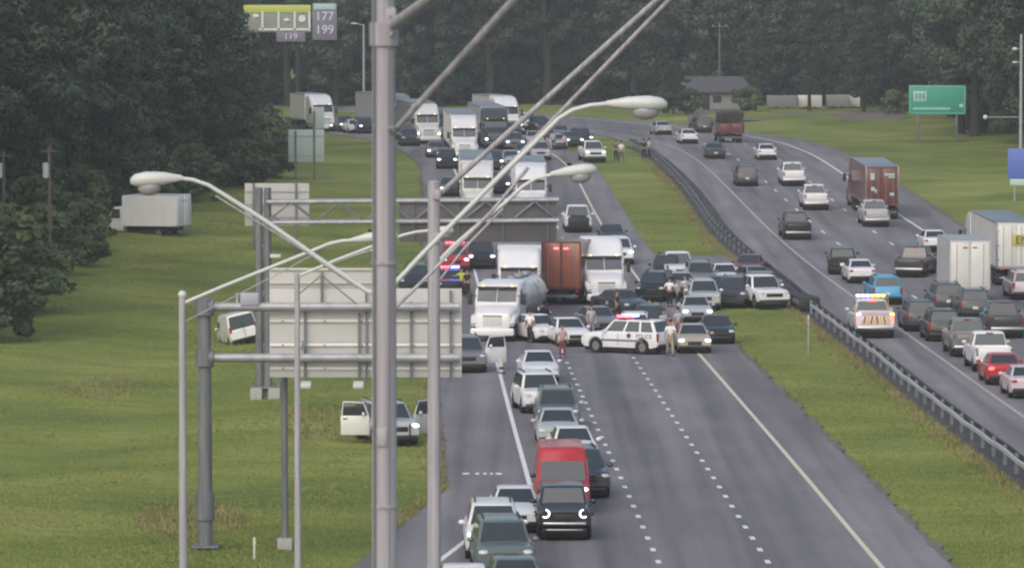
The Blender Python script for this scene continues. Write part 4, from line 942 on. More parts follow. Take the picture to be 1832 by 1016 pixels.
def gantry_far():
    Y = 235.0; x0, zt = pxz(471, 336, Y); g = ground_z(x0, Y)
    o = thing('sign_gantry', 'farther cantilever gantry with a dark sign back reaching over the traffic lanes', 'sign gantry', (x0, Y, g))
    Lp = lambda px, py: Vector((pxz(px, py, Y)[0] - x0, 0, pxz(px, py, Y)[1] - g)); h = zt - g
    for s in (-.2, .2): mk('post', tube([(s, 0, -.2), (s, 0, h)], [.19, .17], 16), galvdark, o)
    for z in (.25, .5, .72, .9): mk('tie_plate', boxm(.5, .12, .3, .02), galvdark, o, (0, 0, h * z))
    mk('pedestal', boxm(.55, .9, 1.0, .04), concrete, o, (-.34, 0, .05)); mk('pedestal', boxm(.55, .9, 1.0, .04), concrete, o, (.5, 0, .05)); mk('base_plate', boxm(1.4, .8, .08, .02), galvdark, o, (0.05, 0, .55))
    mk('leg_brace', tube([(.75, 0, .5), (.2, 0, 2.2)], .10, 10), galvdark, o)
    for py in (359, 396):
        a, c = Lp(478, py + 2), Lp(1000, py - 2)
        for dy in (-.45, .45): mk('chord_pipe', tube([(a.x, dy, a.z), (c.x, dy, c.z)], .10, 12), galv, o)
        for i in range(13):
            q = a.lerp(c, i / 12.0); mk('spacer', tube([(q.x, -.45, q.z), (q.x, .45, q.z)], .04, 6), galvdark, o)
    a, c = Lp(478, 361), Lp(1000, 394)
    n = 12
    for i in range(n):
        xa = a.x + (c.x - a.x) * i / n; xb = a.x + (c.x - a.x) * (i + 1) / n; z0, z1 = Lp(600, 361).z, Lp(600, 396).z
        for dy in (-.45, .45): mk('web_bar', tube([(xa, dy, z0 if i % 2 else z1), (xb, dy, z1 if i % 2 else z0)], .045, 6), galvdark, o)
    a, c = Lp(714, 362), Lp(996, 434)
    mk('sign_panel', boxm(c.x - a.x, .06, a.z - c.z, .01), signbackdark, o, ((a.x + c.x) / 2, .62, (a.z + c.z) / 2))
    for i in range(1, 6): mk('plank_seam', boxm(c.x - a.x, .015, .02), galvdark, o, ((a.x + c.x) / 2, .585, c.z + (a.z - c.z) * i / 6))
    for px in (740, 820, 900, 980): q = Lp(px, 398); mk('hanger', boxm(.09, .08, a.z - c.z, .01), galvdark, o, (q.x, .55, (a.z + c.z) / 2))
    q = Lp(493, 458); mk('sign_light', boxm(.5, .4, .18, .04), lampwhite, o, (q.x, -.1, q.z)); mk('light_arm', tube([(.2, 0, q.z), (q.x, -.1, q.z)], .04, 8), galvdark, o)
gantry_far()

# ------------------------------------------------------------------ street lights
def cobra(parent, base, tip, s=1.0):
    """cobra-head lamp from the arm end to its tip, with a drop lens"""
    d = Vector(tip) - Vector(base); L = d.length; yaw = math.atan2(d.y, d.x); pit = -math.asin(max(-1, min(1, d.z / L)))
    h = L / 1.0
    st = [(0, .045, -.04, .05, .04), (.15 * L, .07, -.06, .08, .05), (.38 * L, .15, -.09, .13, .10), (.7 * L, .19, -.10, .15, .12), (.9 * L, .15, -.08, .12, .10), (.985 * L, .06, -.05, .06, .05), (1.0 * L, .02, -.03, .03, .02)]
    o = mk('lamp_head', rloft(st, 'lamp_head', 5, 60), lampwhite, parent, base, (0, pit, yaw))
    mk('lens', ell_m(.46 * L, .30, .30), lampglass, o, (.64 * L, 0, -.11)); mk('photocell', cyl_m(.05, .08, 10), black, o, (.42 * L, 0, .16)); return o
def pole(name_label, px, Y, yt, r, m=None):
    x = (px - PCX) / FPX * Y; g = ground_z(x, Y); zt = at(px, yt, Y).z
    o = thing('street_light', name_label, 'street light', (x, Y, g)); h = zt - g
    mk('shaft', tube([(0, 0, -.3), (0, 0, h * .5), (0, 0, h)], [r * 1.18, r * 1.06, r * .92], 28), m or polegrey, o)
    mk('cap', ell_m(r * 2.0, r * 2.0, r * .5), polegrey, o, (0, 0, h)); mk('base_plate', boxm(r * 4, r * 4, .08, .01), polegrey, o, (0, 0, .1))
    def L(qx, qy, d=0):
        p = at(qx, qy, Y + d); return Vector((p.x - x, p.y - Y, p.z - g))
    return o, L, h
LOCKN = dict(n=12)
# the thick foreground post with its two-bar arm leaving the picture at the top
o, L, h = pole('thick foreground light post dividing the picture left of centre, bracket near its top', 687, 43.0, -120, .108)
a, c = L(708, 42), L(790, -16, -1.2); c = a + (c - a) * 2.2; mk('upper_arm', tube([a + Vector((-.06, 0, -.04)), c], [.048, .046], 14), polegrey, o)
a2 = L(704, 236); c2 = L(925, -6, -1.2); c2 = a2 + (c2 - a2) * 1.15; mk('lower_arm', tube([a2, c2], [.026, .036], 12), polegrey, o)
mk('weld_seam', boxm(.008, .006, h - .3), galvdark, o, (.045, -.1, h / 2)); mk('hand_hole', boxm(.09, .02, .16, .01), polegrey, o, (-.02, -.112, L(687, 780).z))
mk('cable_conduit', tube([(-.085, -.095, L(687, 1100).z), (-.083, -.093, L(687, 300).z), (-.08, -.09, L(687, -60).z)], .009, 8), galvdark, o)
for qy in (470, 905): mk('band', cyl_m(.118, .025, 24), polegrey, o, (0, 0, L(687, qy).z))
q = L(703, 38); mk('clamp', boxm(.10, .24, .23, .02), polegrey, o, (q.x - .02, 0, q.z)); q = L(700, 55); mk('clamp_plate', cyl_m(.125, .2, 24), polegrey, o, (0, 0, q.z - .03))
q = L(701, 232); mk('clamp', boxm(.05, .2, .07, .015), galvdark, o, (q.x + .01, 0, q.z))
for qx, qy in ((698, 28), (700, 61), (697, 228)): q = L(qx, qy); mk('bolt', cyl_m(.014, .03, 8, 'Y'), chrome, o, (q.x, -.135, q.z))
# second post
o, L, h = pole('second light post, flat topped, standing right of the thick foreground post', 776, 98.0, 326, .125)
a, c = L(786, 348), L(1180, -4, -2); c = a + (c - a) * 1.25; mk('upper_arm', tube([a, c], [.056, .054], 12), polegrey, o)
a, c = L(786, 425), L(1201, -4, -2); c = a + (c - a) * 1.25; mk('lower_arm', tube([a, c], [.045, .045], 12), polegrey, o)
for qx, qy in ((786, 348), (786, 425)): q = L(qx, qy); mk('clamp', boxm(.16, .3, .2, .02), polegrey, o, (q.x - .05, 0, q.z))
# the post hidden behind the foreground post, lamps to both sides
o, L, h = pole('twin armed street light hidden behind the thick foreground post, lamps left and right', 690, 85.0, 498, .105)
pts = [L(690, 532), L(655, 520), L(560, 455), L(470, 392), L(400, 348), (L(372, 331)), L(345, 322), L(322, 319)]
mk('left_arm', tube(pts, [.045, .045, .042, .04, .038, .036, .036, .036], 10), lampwhite, o); cobra(o, L(326, 319), L(233, 325))
mk('arm_stay', tube([L(640, 516), L(540, 446), L(440, 384), L(385, 350)], .016, 8), polegrey, o)
pts = [L(694, 520), L(760, 450), L(880, 330), L(960, 252), L(1000, 212), L(1025, 197), L(1055, 189), L(1088, 186)]
mk('right_arm', tube(pts, [.045] * 4 + [.04] * 4, 10), lampwhite, o); cobra(o, L(1084, 186), L(1194, 188))
mk('arm_stay', tube([L(694, 563), L(760, 499), L(880, 378), L(945, 300)], .03, 8), polegrey, o)
# third
o, L, h = pole('street light behind the second post with its lamp over the truck lanes', 776, 106.0, 440, .11)
pts = [L(778, 474), L(811, 440), L(860, 398), L(905, 362), L(935, 334), L(958, 320), L(990, 312)]
mk('arm', tube(pts, .042, 10), lampwhite, o); cobra(o, L(985, 312), L(1068, 303))
mk('arm_stay', tube([L(778, 512), L(830, 445), L(900, 373)], .025, 8), polegrey, o)
# left row
o, L, h = pole('leftmost slim street light on the grass with an arm reaching right', 325, 112.0, 529, .085)
mk('finial', ell_m(.2, .2, .2), lampwhite, o, (0, 0, h + .02))
pts = [L(329, 542), L(400, 512), L(500, 472), L(560, 448), L(590, 436), L(612, 431), L(632, 430)]
mk('arm', tube(pts, .042, 10), lampwhite, o); cobra(o, L(628, 430), L(712, 421)); mk('arm_stay', tube([L(331, 575), L(420, 530), L(505, 486), L(560, 455)], .014, 6), polegrey, o)
o, L, h = pole('slim pale street light in front of the pale sign back, arm rising right', 531, 155.0, 489, .09)
pts = [L(534, 494), L(600, 466), L(660, 443), L(720, 421), L(745, 415), L(768, 413)]
mk('arm', tube(pts, .05, 10), lampwhite, o); cobra(o, L(764, 413), L(812, 413))
o, L, h = pole('dark slim light pole with a square foot left of the pale slim street light', 508, 168.5, 480, .10, galvdark)
pts = [L(512, 500), L(580, 476), L(640, 455), L(668, 447)]
mk('arm', tube(pts, .04, 10), polegrey, o); cobra(o, L(664, 448), L(708, 446)); mk('footing', boxm(.5, .5, .55, .03), concrete, o, (0, 0, .1))

# ------------------------------------------------------------------ guardrail
gr_ = thing('guardrail', 'long steel guardrail between the median grass and the right carriageway', 'guardrail', (GRAIL(300), 300, gz(300)))
def wbeam(f, y0, y1, face, zoff, m, nm, parent):
    prof = [(0, .49), (.05, .515), (.08, .54), (.04, .57), (0, .595), (.04, .62), (.08, .65), (.05, .675), (0, .70)]; V = []; F = []; yy = list(np.arange(y0, y1, 3.0)); n = len(prof)
    for y in yy:
        wob = .03 * math.sin(y * .7) + .02 * math.sin(y * .23)
        for d, z in prof: V.append((f(y) - 300 * 0 + face * d - parent.location.x, y - parent.location.y, gz(y) + z + zoff + wob - parent.location.z))
        for d, z in prof[::-1]: V.append((f(y) + face * (d - .012) - parent.location.x, y - parent.location.y, gz(y) + z + zoff + wob - parent.location.z))
    n *= 2
    for j in range(len(yy) - 1):
        for k in range(n): F.append((j * n + k, j * n + (k + 1) % n, (j + 1) * n + (k + 1) % n, (j + 1) * n + k))
    return mk(nm, mesh(nm, V, F, 40), m, parent)
railm = mat('guardrail_steel', (.38, .38, .38), rough=.7, metal=.05, noise=.22, nscale=.6)
wbeam(off(GRAIL, -.16), 150, 296, -1, .05, railm, 'rail', gr_); wbeam(off(GRAIL, .16), 150, 500, 1, .05, mat('guardrail_shaded', (.055, .052, .062), rough=.6, noise=.3), 'rail', gr_); wbeam(off(GRAIL, -.16), 336, 500, -1, .05, MATS['guardrail_shaded'], 'rail', gr_)  # right-hand and far rails: shade put into a darker steel colour
for y in np.arange(151, 498, 1.905 * 2):
    if 297 < y < 335: continue
    mk('rail_post', boxm(.14, .18, .85), galvdark, gr_, (GRAIL(y) - gr_.location.x, y - 300, gz(y) + .38 - gr_.location.z))
for yy, lab in ((296.5, 'black crash cushion at the end of the guardrail beside the white pickup'),):
    p = gr(1446, 556); o = thing('crash_cushion', lab, 'crash cushion', (p.x, p.y, gz(p.y)), (0, 0, R(6)))
    for i in range(4): mk('cushion_bay', boxm(1.15, .75, .78, .03), black, o, (0, i * .82, .45))
    for s in (-.5, .5): mk('side_plate', boxm(.05, 3.2, .28, .01), galvdark, o, (s * 1.22, 1.2, .52))
    mk('nose_plate', boxm(1.25, .06, .7, .02), black, o, (0, -.42, .45))
# slim posts on the verge
for px, yb, hgt, lab, m in ((455, 1012, .75, 'small pale marker post in the grass at the bottom left', lampwhite), (1446, 632, 2.2, 'thin pale sign post on the median grass below the crash cushion', galv)):
    p = gr(px, yb); o = thing('marker_post', lab, 'post', (p.x, p.y, ground_z(p.x, p.y))); mk('stake', boxm(.07, .05, hgt, .01), m, o, (0, 0, hgt / 2)); mk('reflector', boxm(.09, .02, .2), yellowline, o, (0, -.035, hgt - .15))
p = gr(897, 668); o = thing('channelizer', 'striped yellow and black delineator tube beside the white edge line', 'delineator', (p.x, p.y, gz(p.y)))
mk('tube', cyl_m(.10, .72, 14, 'Z', .01), yellowline, o, (0, 0, .40)); mk('foot', cyl_m(.22, .06, 16), black, o, (0, 0, .04)); mk('band', cyl_m(.104, .12, 14), black, o, (0, 0, .28)); mk('band', cyl_m(.104, .1, 14), lampwhite, o, (0, 0, .6))

# ------------------------------------------------------------------ people
def skin_mesh(name, verts, edges, root=0, sub=1):
    """one continuous surface grown round a skeleton; verts = [(x, y, z, radius x, radius y)]"""
    me = bpy.data.meshes.new(name); me.from_pydata([v[:3] for v in verts], edges, [])
    ob = bpy.data.objects.new(name, me); COL.objects.link(ob)
    sk = ob.modifiers.new('skin', 'SKIN'); sk.use_smooth_shade = True
    if not me.skin_vertices: me.skin_vertices.new()
    for i, v in enumerate(verts):
        me.skin_vertices[0].data[i].radius = (v[3], v[4] if len(v) > 4 else v[3]); me.skin_vertices[0].data[i].use_root = (i == root)
    sb = ob.modifiers.new('sub', 'SUBSURF'); sb.levels = sub; sb.render_levels = sub
    dg = bpy.context.evaluated_depsgraph_get(); out = bpy.data.meshes.new_from_object(ob.evaluated_get(dg)); out.name = name
    bpy.data.objects.remove(ob); bpy.data.meshes.remove(me); return out
_pp = {}
def person_meshes(pose):
    if pose in _pp: return _pp[pose]
    # facing -y; right side of the body at -x
    arm = {'stand': ((.25, .02, 1.14), (.27, -.06, .90)), 'hips': ((.34, .05, 1.16), (.19, -.06, 1.0)), 'point': ((.34, -.16, 1.24), (.42, -.42, 1.22)), 'walk': ((.25, .09, 1.15), (.26, .07, .92))}[pose]
    st = .17 if pose == 'walk' else .02
    V = [(0, 0, .95, .13, .10), (0, .01, 1.13, .125, .095), (0, .02, 1.32, .15, .10), (0, .015, 1.44, .075, .07), (0, 0, 1.52, .052, .055), (0, -.01, 1.60, .075, .085), (0, -.01, 1.68, .08, .095), (0, -.005, 1.755, .05, .055)]
    E_ = [(i, i + 1) for i in range(7)]
    V.append((0, -.105, 1.635, .016, .016)); E_.append((5, 8))                      # nose
    for s in (1, -1):                                                             # ears
        V.append((s * .085, .0, 1.64, .018, .022)); E_.append((5, len(V) - 1))
    SH, TR, SHOE = [], [], []
    SHv = [(0, 0, .93, .155, .12), (0, .01, 1.13, .145, .115), (0, .02, 1.33, .165, .118), (0, .015, 1.43, .09, .08)]; SHe = [(0, 1), (1, 2), (2, 3)]
    TRv = [(0, 0, .98, .15, .118), (0, 0, .90, .155, .12)]; TRe = [(0, 1)]
    for s in (1, -1):
        i = len(V); el, wr = arm
        if pose == 'point' and s < 0: el, wr = ((.25, .02, 1.14), (.27, -.06, .90))
        V += [(s * .17, .02, 1.39, .06, .06), (s * el[0], el[1], el[2], .046, .046), (s * wr[0], wr[1], wr[2], .031, .031)]
        w = Vector((s * wr[0], wr[1], wr[2])); d = (w - Vector((s * el[0], el[1], el[2]))).normalized(); side = Vector((0, -1, 0)); side = (side - d * side.dot(d)).normalized()
        V.append((*(w + d * .06), .026, .036)); E_ += [(2, i), (i, i + 1), (i + 1, i + 2), (i + 2, i + 3)]
        for k, (o1, ln) in enumerate(((-.030, .075), (-.010, .088), (.010, .083), (.030, .064))):           # four fingers, slightly curled
            b = w + d * .085 + side * o1; V.append((*(b + d * ln * .5), .0095)); V.append((*(b + d * ln * .95 - Vector((s, 0, 0)) * .018), .008)); n = len(V); E_ += [(i + 3, n - 2), (n - 2, n - 1)]
        V.append((*(w + d * .05 + side * .05), .011)); V.append((*(w + d * .085 + side * .062), .009)); n = len(V); E_ += [(i + 3, n - 2), (n - 2, n - 1)]
        j = len(SHv); e2 = Vector((s * .17, .02, 1.39)).lerp(Vector((s * el[0], el[1], el[2])), .85)
        SHv += [(s * .175, .02, 1.385, .078, .078), (*e2, .066, .066)]; SHe += [(2, j), (j, j + 1)]
        i = len(V); fy = -st if s > 0 else st
        V += [(s * .095, 0, .86, .085, .09), (s * .105, fy * .7 - .01, .49, .056, .06), (s * .11, fy * 1.35 + .02, .09, .037, .042), (s * .12, fy * 1.35 - .12, .04, .036, .03)]
        E_ += [(0, i), (i, i + 1), (i + 1, i + 2), (i + 2, i + 3)]
        j = len(TRv); TRv += [(s * .098, 0, .82, .10, .105), (s * .106, fy * .7 - .01, .49, .076, .078), (s * .11, fy * 1.35 + .02, .12, .066, .068)]; TRe += [(1, j), (j, j + 1), (j + 1, j + 2)]
        SHOE.append(((s * .118, fy * 1.35 - .05, .045), s))
    _pp[pose] = (skin_mesh('body', V, E_), skin_mesh('shirt', SHv, SHe), skin_mesh('trousers', TRv, TRe), SHOE); return _pp[pose]
skinm = mat('skin', (.42, .27, .2), rough=.6, noise=.12, nscale=6); hairm = mat('hair', (.035, .026, .02), rough=.8, noise=.3, nscale=20); shoem = mat('shoes', (.03, .03, .032), rough=.6, noise=.2)
def cloth(n, rgb): return mat('cloth_' + n, rgb, rough=.9, noise=.22, nscale=5)
CL = {'white': (.80, .80, .82), 'pink': (.55, .36, .37), 'darkred': (.20, .06, .07), 'navy': (.03, .034, .055), 'black': (.018, .018, .02), 'grey': (.26, .26, .29), 'tan': (.32, .28, .22), 'lime': (.52, .62, .09), 'palegrey': (.46, .46, .50), 'olive': (.09, .10, .06)}
for k2, v2 in CL.items(): cloth(k2, v2)
hairmesh = ell_m(.20, .235, .17)
def person(px, yb, yaw, shirt, trousers, label, pose='stand', s=1.0, vest=False, cap=None):
    p = gr(px, yb); bd, sh, tr, shoes = person_meshes(pose)
    o = thing('person', label, 'person', (p.x, p.y, gz(p.y) + .01), (0, 0, R(yaw))); o.scale = (s, s, s)
    mk('body', bd, skinm, o); mk('shirt', sh, MATS['cloth_' + shirt], o); mk('trousers', tr, MATS['cloth_' + trousers], o)
    mk('hair', hairmesh, hairm, o, (0, .018, 1.715)); 
    for q, sd in shoes: mk('shoe', ell_m(.11, .29, .10), shoem, o, q, (0, 0, R(6 * sd)))
    for sd in (1, -1): mk('eye', ell_m(.022, .012, .016), black, o, (sd * .032, -.098, 1.665))
    mk('mouth', ell_m(.05, .012, .014), cloth('darkred', CL['darkred']), o, (0, -.094, 1.585))
    return o

# ================================================================== VEHICLES, southbound queue facing the camera
V_ = vehicle
V_('sedan', 928, 1096, 'greygreen', 'dark grey green car at the bottom edge, only roof and glass in view', rot=2)
V_('sedan', 832, 1112, 'white', 'white car cut by the bottom edge beside the second light post')
V_('suv', 905, 1036, 'greygreen', 'dark grey broad car in the ramp queue left of the black off road car', rot=2, lit=None)
V_('suv', 884, 1003, 'white', 'white car peeping out left of the dark grey car in the ramp queue, lamp lit', lit='head')
V_('sedan', 924, 955, 'white', 'white sedan close left of the black off road car')
V_('jeep', 1010, 968, 'black', 'black boxy off road car with round lit lamps at the head of the lane queue', lit='head')
V_('van', 1008, 922, 'red', 'bright red high roofed van behind the black off road car', lit='head', mirror='black')
V_('suv', 1049, 893, 'dark', 'dark car behind the red van sticking out to its right', rot=4, lit=None)
V_('sedan', 1031, 836, 'white', 'white sedan directly behind the dark car and the red van', rot=2)
V_('sedan', 1000, 800, 'silver', 'silver white sedan two places behind the red van')
V_('suv', 999, 772, 'greygreen', 'dark grey green car between two white cars in the lane queue', mirror='silver')
V_('suv', 974, 741, 'white', 'white utility car with dark wheels second from the rear of the lane queue', rot=6)
V_('sedan', 968, 686, 'white', 'white sedan at the rear of the lane queue below the white shirted person', rot=2)
# ---- the incident
tr_ = semi(880, 612, 'white tractor unit with a silver tanker trailer stopped beside the big sign back', 'white', 'steel', 'tank', rot=-10, bend=-1, L=8.4, tall=False, name='tanker_truck')
semi(928, 572, 'white semi truck with a tall plain box standing behind the tanker', 'white', 'white', 'box', rot=-2, L=13.6)
boxtruck(1004, 546, 'orange brown box truck with red lamps across the top of its rear', 'maroon', 'rust', away=True, rot=-15, L=5.6, H=3.85, mark=redlit, door='orange')
semi(1086, 548, 'white tractor unit with a rounded roof fairing and no trailer right of the orange truck', 'white', 'white', None, rot=3, lit=False, name='truck_tractor')
gp = V_('pickup', 1035, 417, 'white', 'white pickup with a black front guard coming down the lane above the orange truck', lit=None)
mk('grille_guard', boxm(.16, 1.55, .78, .06), black, gp, (2.98, 0, .78)); mk('bonnet_scoop', boxm(1.3, 1.2, .05, .02), black, gp, (2.0, 0, 1.19))
V_('sedan', 1097, 441, 'black', 'black car just right of the white tractor roof')
V_('suv', 1110, 474, 'white', 'white car tucked behind the bare white tractor unit', lit='head')
V_('sedan', 990, 614, 'white', 'white sedan standing askew right of the white shirted person by the tanker', rot=22)
V_('sedan', 1031, 621, 'white', 'white sedan facing the camera left of the police car', rot=10)
V_('suv', 1133, 622, 'white', 'white utility car whose roof shows above the police light bar', rot=-4)
V_('sedan', 1243, 633, 'tan', 'tan gold sedan facing the camera at the right of the police car', lit='head')
V_('sedan', 1286, 616, 'black', 'black car behind the tan gold sedan at the grass edge')
V_('sedan', 1248, 579, 'silver', 'silver grey car with lit lamps above the tan sedan', lit='head')
V_('suv', 1262, 556, 'silver', 'pale silver car right behind the silver grey car with lit lamps', mirror='white')
V_('sedan', 1142, 566, 'dark', 'dark car standing askew right of the bare white tractor', rot=24)
V_('suv', 1307, 551, 'dark', 'dark utility car at the crossover left of the grey pickup', rot=-8)
V_('pickup', 1345, 547, 'grey', 'grey pickup between the dark utility car and the white pickup on the crossover', rot=-14)
V_('pickup', 1386, 553, 'white', 'white pickup at the right end of the crossover beside the guardrail end', rot=14)
V_('suv', 1256, 521, 'grey', 'grey utility car in the middle of the crossover group')
V_('sedan', 1300, 517, 'white', 'white sedan second row of the crossover group behind the dark utility car')
V_('sedan', 1335, 499, 'maroon', 'dark red car farthest right at the back of the crossover group', rot=-10)
V_('pickup', 1216, 508, 'white', 'white pickup at the back of the crossover group right of the black car')
V_('suv', 1186, 508, 'black', 'black tall car at the left rear of the crossover group', rot=-10)
V_('suv', 1162, 541, 'black', 'black tall car between the bare tractor and the people on the road', rot=-12)
V_('sedan', 1228, 533, 'silver', 'silver car hemmed in left of the grey utility car of the crossover group', rot=6)
V_('sedan', 1277, 541, 'dark', 'dark low car between pale silver car and dark utility car', rot=-10)
V_('sedan', 1372, 521, 'grey', 'grey car behind the white pickup at the right end of the crossover', rot=16)
V_('suv', 1158, 606, 'dark', 'dark car behind the tail of the white police car', rot=-6, lit='head')
V_('sedan', 1084, 599, 'grey', 'grey car behind the bonnet of the white police car', rot=10)
# police car seen from the side
def side_vehicle(kind, px, yb, deg, colour, label, name, cat):
    """a vehicle standing across the road, its flank nearest; deg = heading, 180 points left"""
    parts, info = tpl(kind); g = gr(px, yb); c = Vector((g.x, g.y + info['W'] / 2 + .45, 0)); c.z = gz(c.y); f = (math.cos(R(deg)), math.sin(R(deg)))
    root = thing(name, label, cat, c, orient(c, f)); spawn(parts, root, {'paint': P(colour)}); return root
pc = side_vehicle('suv', 1123, 634, 150, 'white', 'white police car standing across the lanes with red and blue roof lights', 'police_car', 'police car')
pc.scale = (.97, .97, 1.04)
lightbar(pc, .1, 1.80, 1.5); lightbar(pc, -.2, 1.80, 1.5)
mk('door_lettering', text_mesh('POLICE', .30, .004), mat('lettering_dark', (.05, .06, .10), rough=.6, noise=.1), pc, (-1.55, .968, .92), (R(90), 0, R(180)))
mk('stripe', boxm(2.6, .01, .10), galvdark, pc, (-.2, .972, .68)); mk('door_seam', boxm(.02, .012, .62), galvdark, pc, (.05, .968, .72)); mk('door_seam', boxm(.02, .012, .62), galvdark, pc, (1.0, .968, .72)); mk('push_bar', boxm(.08, 1.1, .5, .03), black, pc, (2.46, 0, .62))
mk('badge', cyl_m(.13, .01, 6, 'Y'), MATS['lettering_dark'], pc, (-.62, .97, .93))
# responders at the left
pr = V_('suv', 815, 488, 'red', 'dark red emergency vehicle with red lights beyond the sign back', lit='head', name='fire_car', cat='emergency car'); lightbar(pr, .2, 1.8, 1.3, 'red', 'red')
pb = V_('sedan', 806, 528, 'navy', 'dark police sedan with bright blue lights on the shoulder behind the sign back', name='police_car', cat='police car'); lightbar(pb, -.2, 1.52, 1.2, 'blue', 'red')
V_('suv', 740, 527, 'navy', 'navy utility car parked on the shoulder between the two light posts', rot=-4)
V_('suv', 862, 482, 'black', 'black car with lit lamps left of the tall white semi', lit='head')
# grey car with its door open at the edge of the big sign back
def swing_door(root, side, x, y, z, L, H, m, deg, win=True):
    """an opened front door hinged at its front edge"""
    a = R(180 - deg) if side > 0 else R(180 + deg)
    d = mk('door', boxm(L, .09, H * .58, .03), m, root, (x + math.cos(a) * L / 2, y + math.sin(a) * L / 2, z + H * .29), (0, 0, a))
    mk('window_frame', tube([(-L * .47, 0, H * .28), (-L * .30, 0, H * .68), (L * .40, 0, H * .70), (L * .46, 0, H * .28)], .035, 8), m, d); mk('door_window', boxm(L * .80, .02, H * .40, .005), glass, d, (.02, 0, H * .49))
    mk('door_handle', boxm(.18, .04, .05, .01), black, d, (L * .34, .055, H * .2)); mk('mirror', ell_m(.14, .22, .18), m, d, (-L * .3, -.15 * side, H * .34))
    return d
gs = V_('suv', 838, 668, 'grey', 'grey car with its white front door open at the sign back edge', rot=3)
swing_door(gs, 1, 1.0, .95, .42, 1.15, 1.35, P('white'), 68)
# pickup on the grass with both doors open
pk = V_('suv', 714, 799, 'silver', 'silver car with both front doors open at the grass edge behind the foreground post', rot=13, lit='head')
swing_door(pk, -1, 1.0, -.96, .40, 1.2, 1.4, P('offwhite'), 74); swing_door(pk, 1, 1.0, .96, .40, 1.2, 1.4, P('silver'), 60)
for s in (1, -1): mk('bull_bar', boxm(.06, .06, .5, .02), black, pk, (2.42, s * .45, .7))
# white vehicle on the grassy slope
wv = V_('van', 446, 612, 'white', 'white van seen from behind on the grassy slope left of the gantry', away=True, rot=12, tilt=-.24, dz=.1); wv.scale = (.82, .86, .74); wv.location.z = ground_z(wv.location.x, wv.location.y) - .05
mk('rear_door_seam', boxm(.02, .03, 1.1), black, wv, (-2.70, -.02, 1.0))
boxtruck(330, 428, 'white box truck parked at the foot of the left wood', 'white', 'white', away=True, rot=66, L=6.6, H=3.15, tilt=-.02)
# ---- upper southbound jam
semi(855, 388, 'white semi truck with a dark windscreen just above the far gantry', 'offwhite', 'white', 'box', tall=True)
semi(951, 392, 'bright white semi truck right of the second light post and above the far gantry', 'white', 'white', 'box', L=9)
semi(832, 287, 'white bonneted semi with a tall grey white box in the middle of the upper jam', 'white', 'offwhite', 'box')
semi(890, 268, 'dark semi truck with a pale trailer roof right of the white bonneted semi', 'dark', 'silver', 'box', lit=True)
semi(768, 258, 'grey white semi truck at the left of the upper jam beside the foreground post', 'offwhite', 'grey', 'box', lit=True)
semi(584, 236, 'white semi truck on the curve by the left wood above the pale sign back', 'white', 'white', 'box', L=8)
semi(727, 236, 'grey boxed semi truck mostly behind the foreground post at the top of the jam', 'grey', 'silver', 'box', lit=True)
semi(916, 240, 'far white semi truck right of the dark semi at the top of the jam', 'white', 'offwhite', 'box', L=9, lit=True)
jam = [('sedan', 604, 236, 'black', 'first dark car with lit lamps right of the white semi on the curve'), ('suv', 623, 237, 'dark', 'second dark car with lit lamps on the left curve'),
       ('sedan', 640, 239, 'white', 'pale car third in the row on the left curve'), ('suv', 658, 240, 'black', 'black car with lit lamps at the left side of the foreground post'),
       ('suv', 735, 262, 'dark', 'dark car close right of the foreground post in the upper jam'), ('sedan', 781, 283, 'grey', 'grey car with lit lamps below the grey white semi'),
       ('suv', 800, 303, 'black', 'black car with lit lamps left of the white bonneted semi'), ('sedan', 806, 352, 'dark', 'dark car with lit lamps on the left lane above the gantry'),
       ('suv', 883, 306, 'dark', 'dark car with lit lamps below the dark semi'), ('sedan', 915, 300, 'silver', 'silver car right of the lit dark car in the upper jam'),
       ('suv', 922, 270, 'grey', 'grey car with one bright lamp right of the dark semi'), ('sedan', 958, 262, 'silver', 'silver grey car in the right lanes of the upper jam'),
       ('pickup', 950, 234, 'white', 'white pickup at the top right end of the jam'), ('suv', 980, 258, 'maroon', 'dark brown car in the right lane of the upper jam'),
       ('sedan', 1000, 268, 'silver', 'pale car beside the people at the end of the jam'), ('sedan', 1029, 263, 'dark', 'dark car with glaring lamps left of the white rescue truck'),
       ('suv', 860, 262, 'black', 'black car squeezed between the two semis of the upper jam'), ('sedan', 700, 250, 'grey', 'grey car mostly hidden by the foreground post'),
       ('suv', 800, 246, 'grey', 'grey car far back between grey white semi and bonneted semi'), ('sedan', 925, 244, 'dark', 'dark car far back right of the dark semi'), ('suv', 972, 238, 'black', 'black car far back behind the dark brown car')]
jam += [('suv', 893, 348, 'black', 'black car with lit lamps in the gap between two white semis'), ('sedan', 912, 330, 'grey', 'grey car behind the black car between two white semis'),
        ('suv', 845, 228, 'dark', 'dark car at the very top of the jam behind the bonneted semi'), ('sedan', 868, 222, 'silver', 'silver car at the very top of the jam left of the dark semi'), ('suv', 906, 226, 'white', 'small white car at the top of the jam behind the dark semi'),
        ('suv', 722, 243, 'black', 'black car with lit lamps touching the right side of the foreground post'), ('sedan', 748, 238, 'grey', 'grey car far back left of the grey white semi'), ('suv', 815, 232, 'black', 'black car with lit lamps far back between the two left semis'),
        ('sedan', 1008, 250, 'grey', 'grey car second from the right end of the jam'), ('suv', 1045, 262, 'black', 'black car with lit lamps behind the white rescue pickup'), ('sedan', 940, 286, 'dark', 'dark car with lit lamps in the right lane beneath the thin lamp arm'),
        ('suv', 968, 288, 'silver', 'silver tall car in the right lane above the bright white semi'), ('sedan', 990, 238, 'dark', 'dark car with lit lamps far back at the right of the jam'), ('sedan', 856, 300, 'grey', 'grey car between the bonneted semi and the semi above the gantry')]
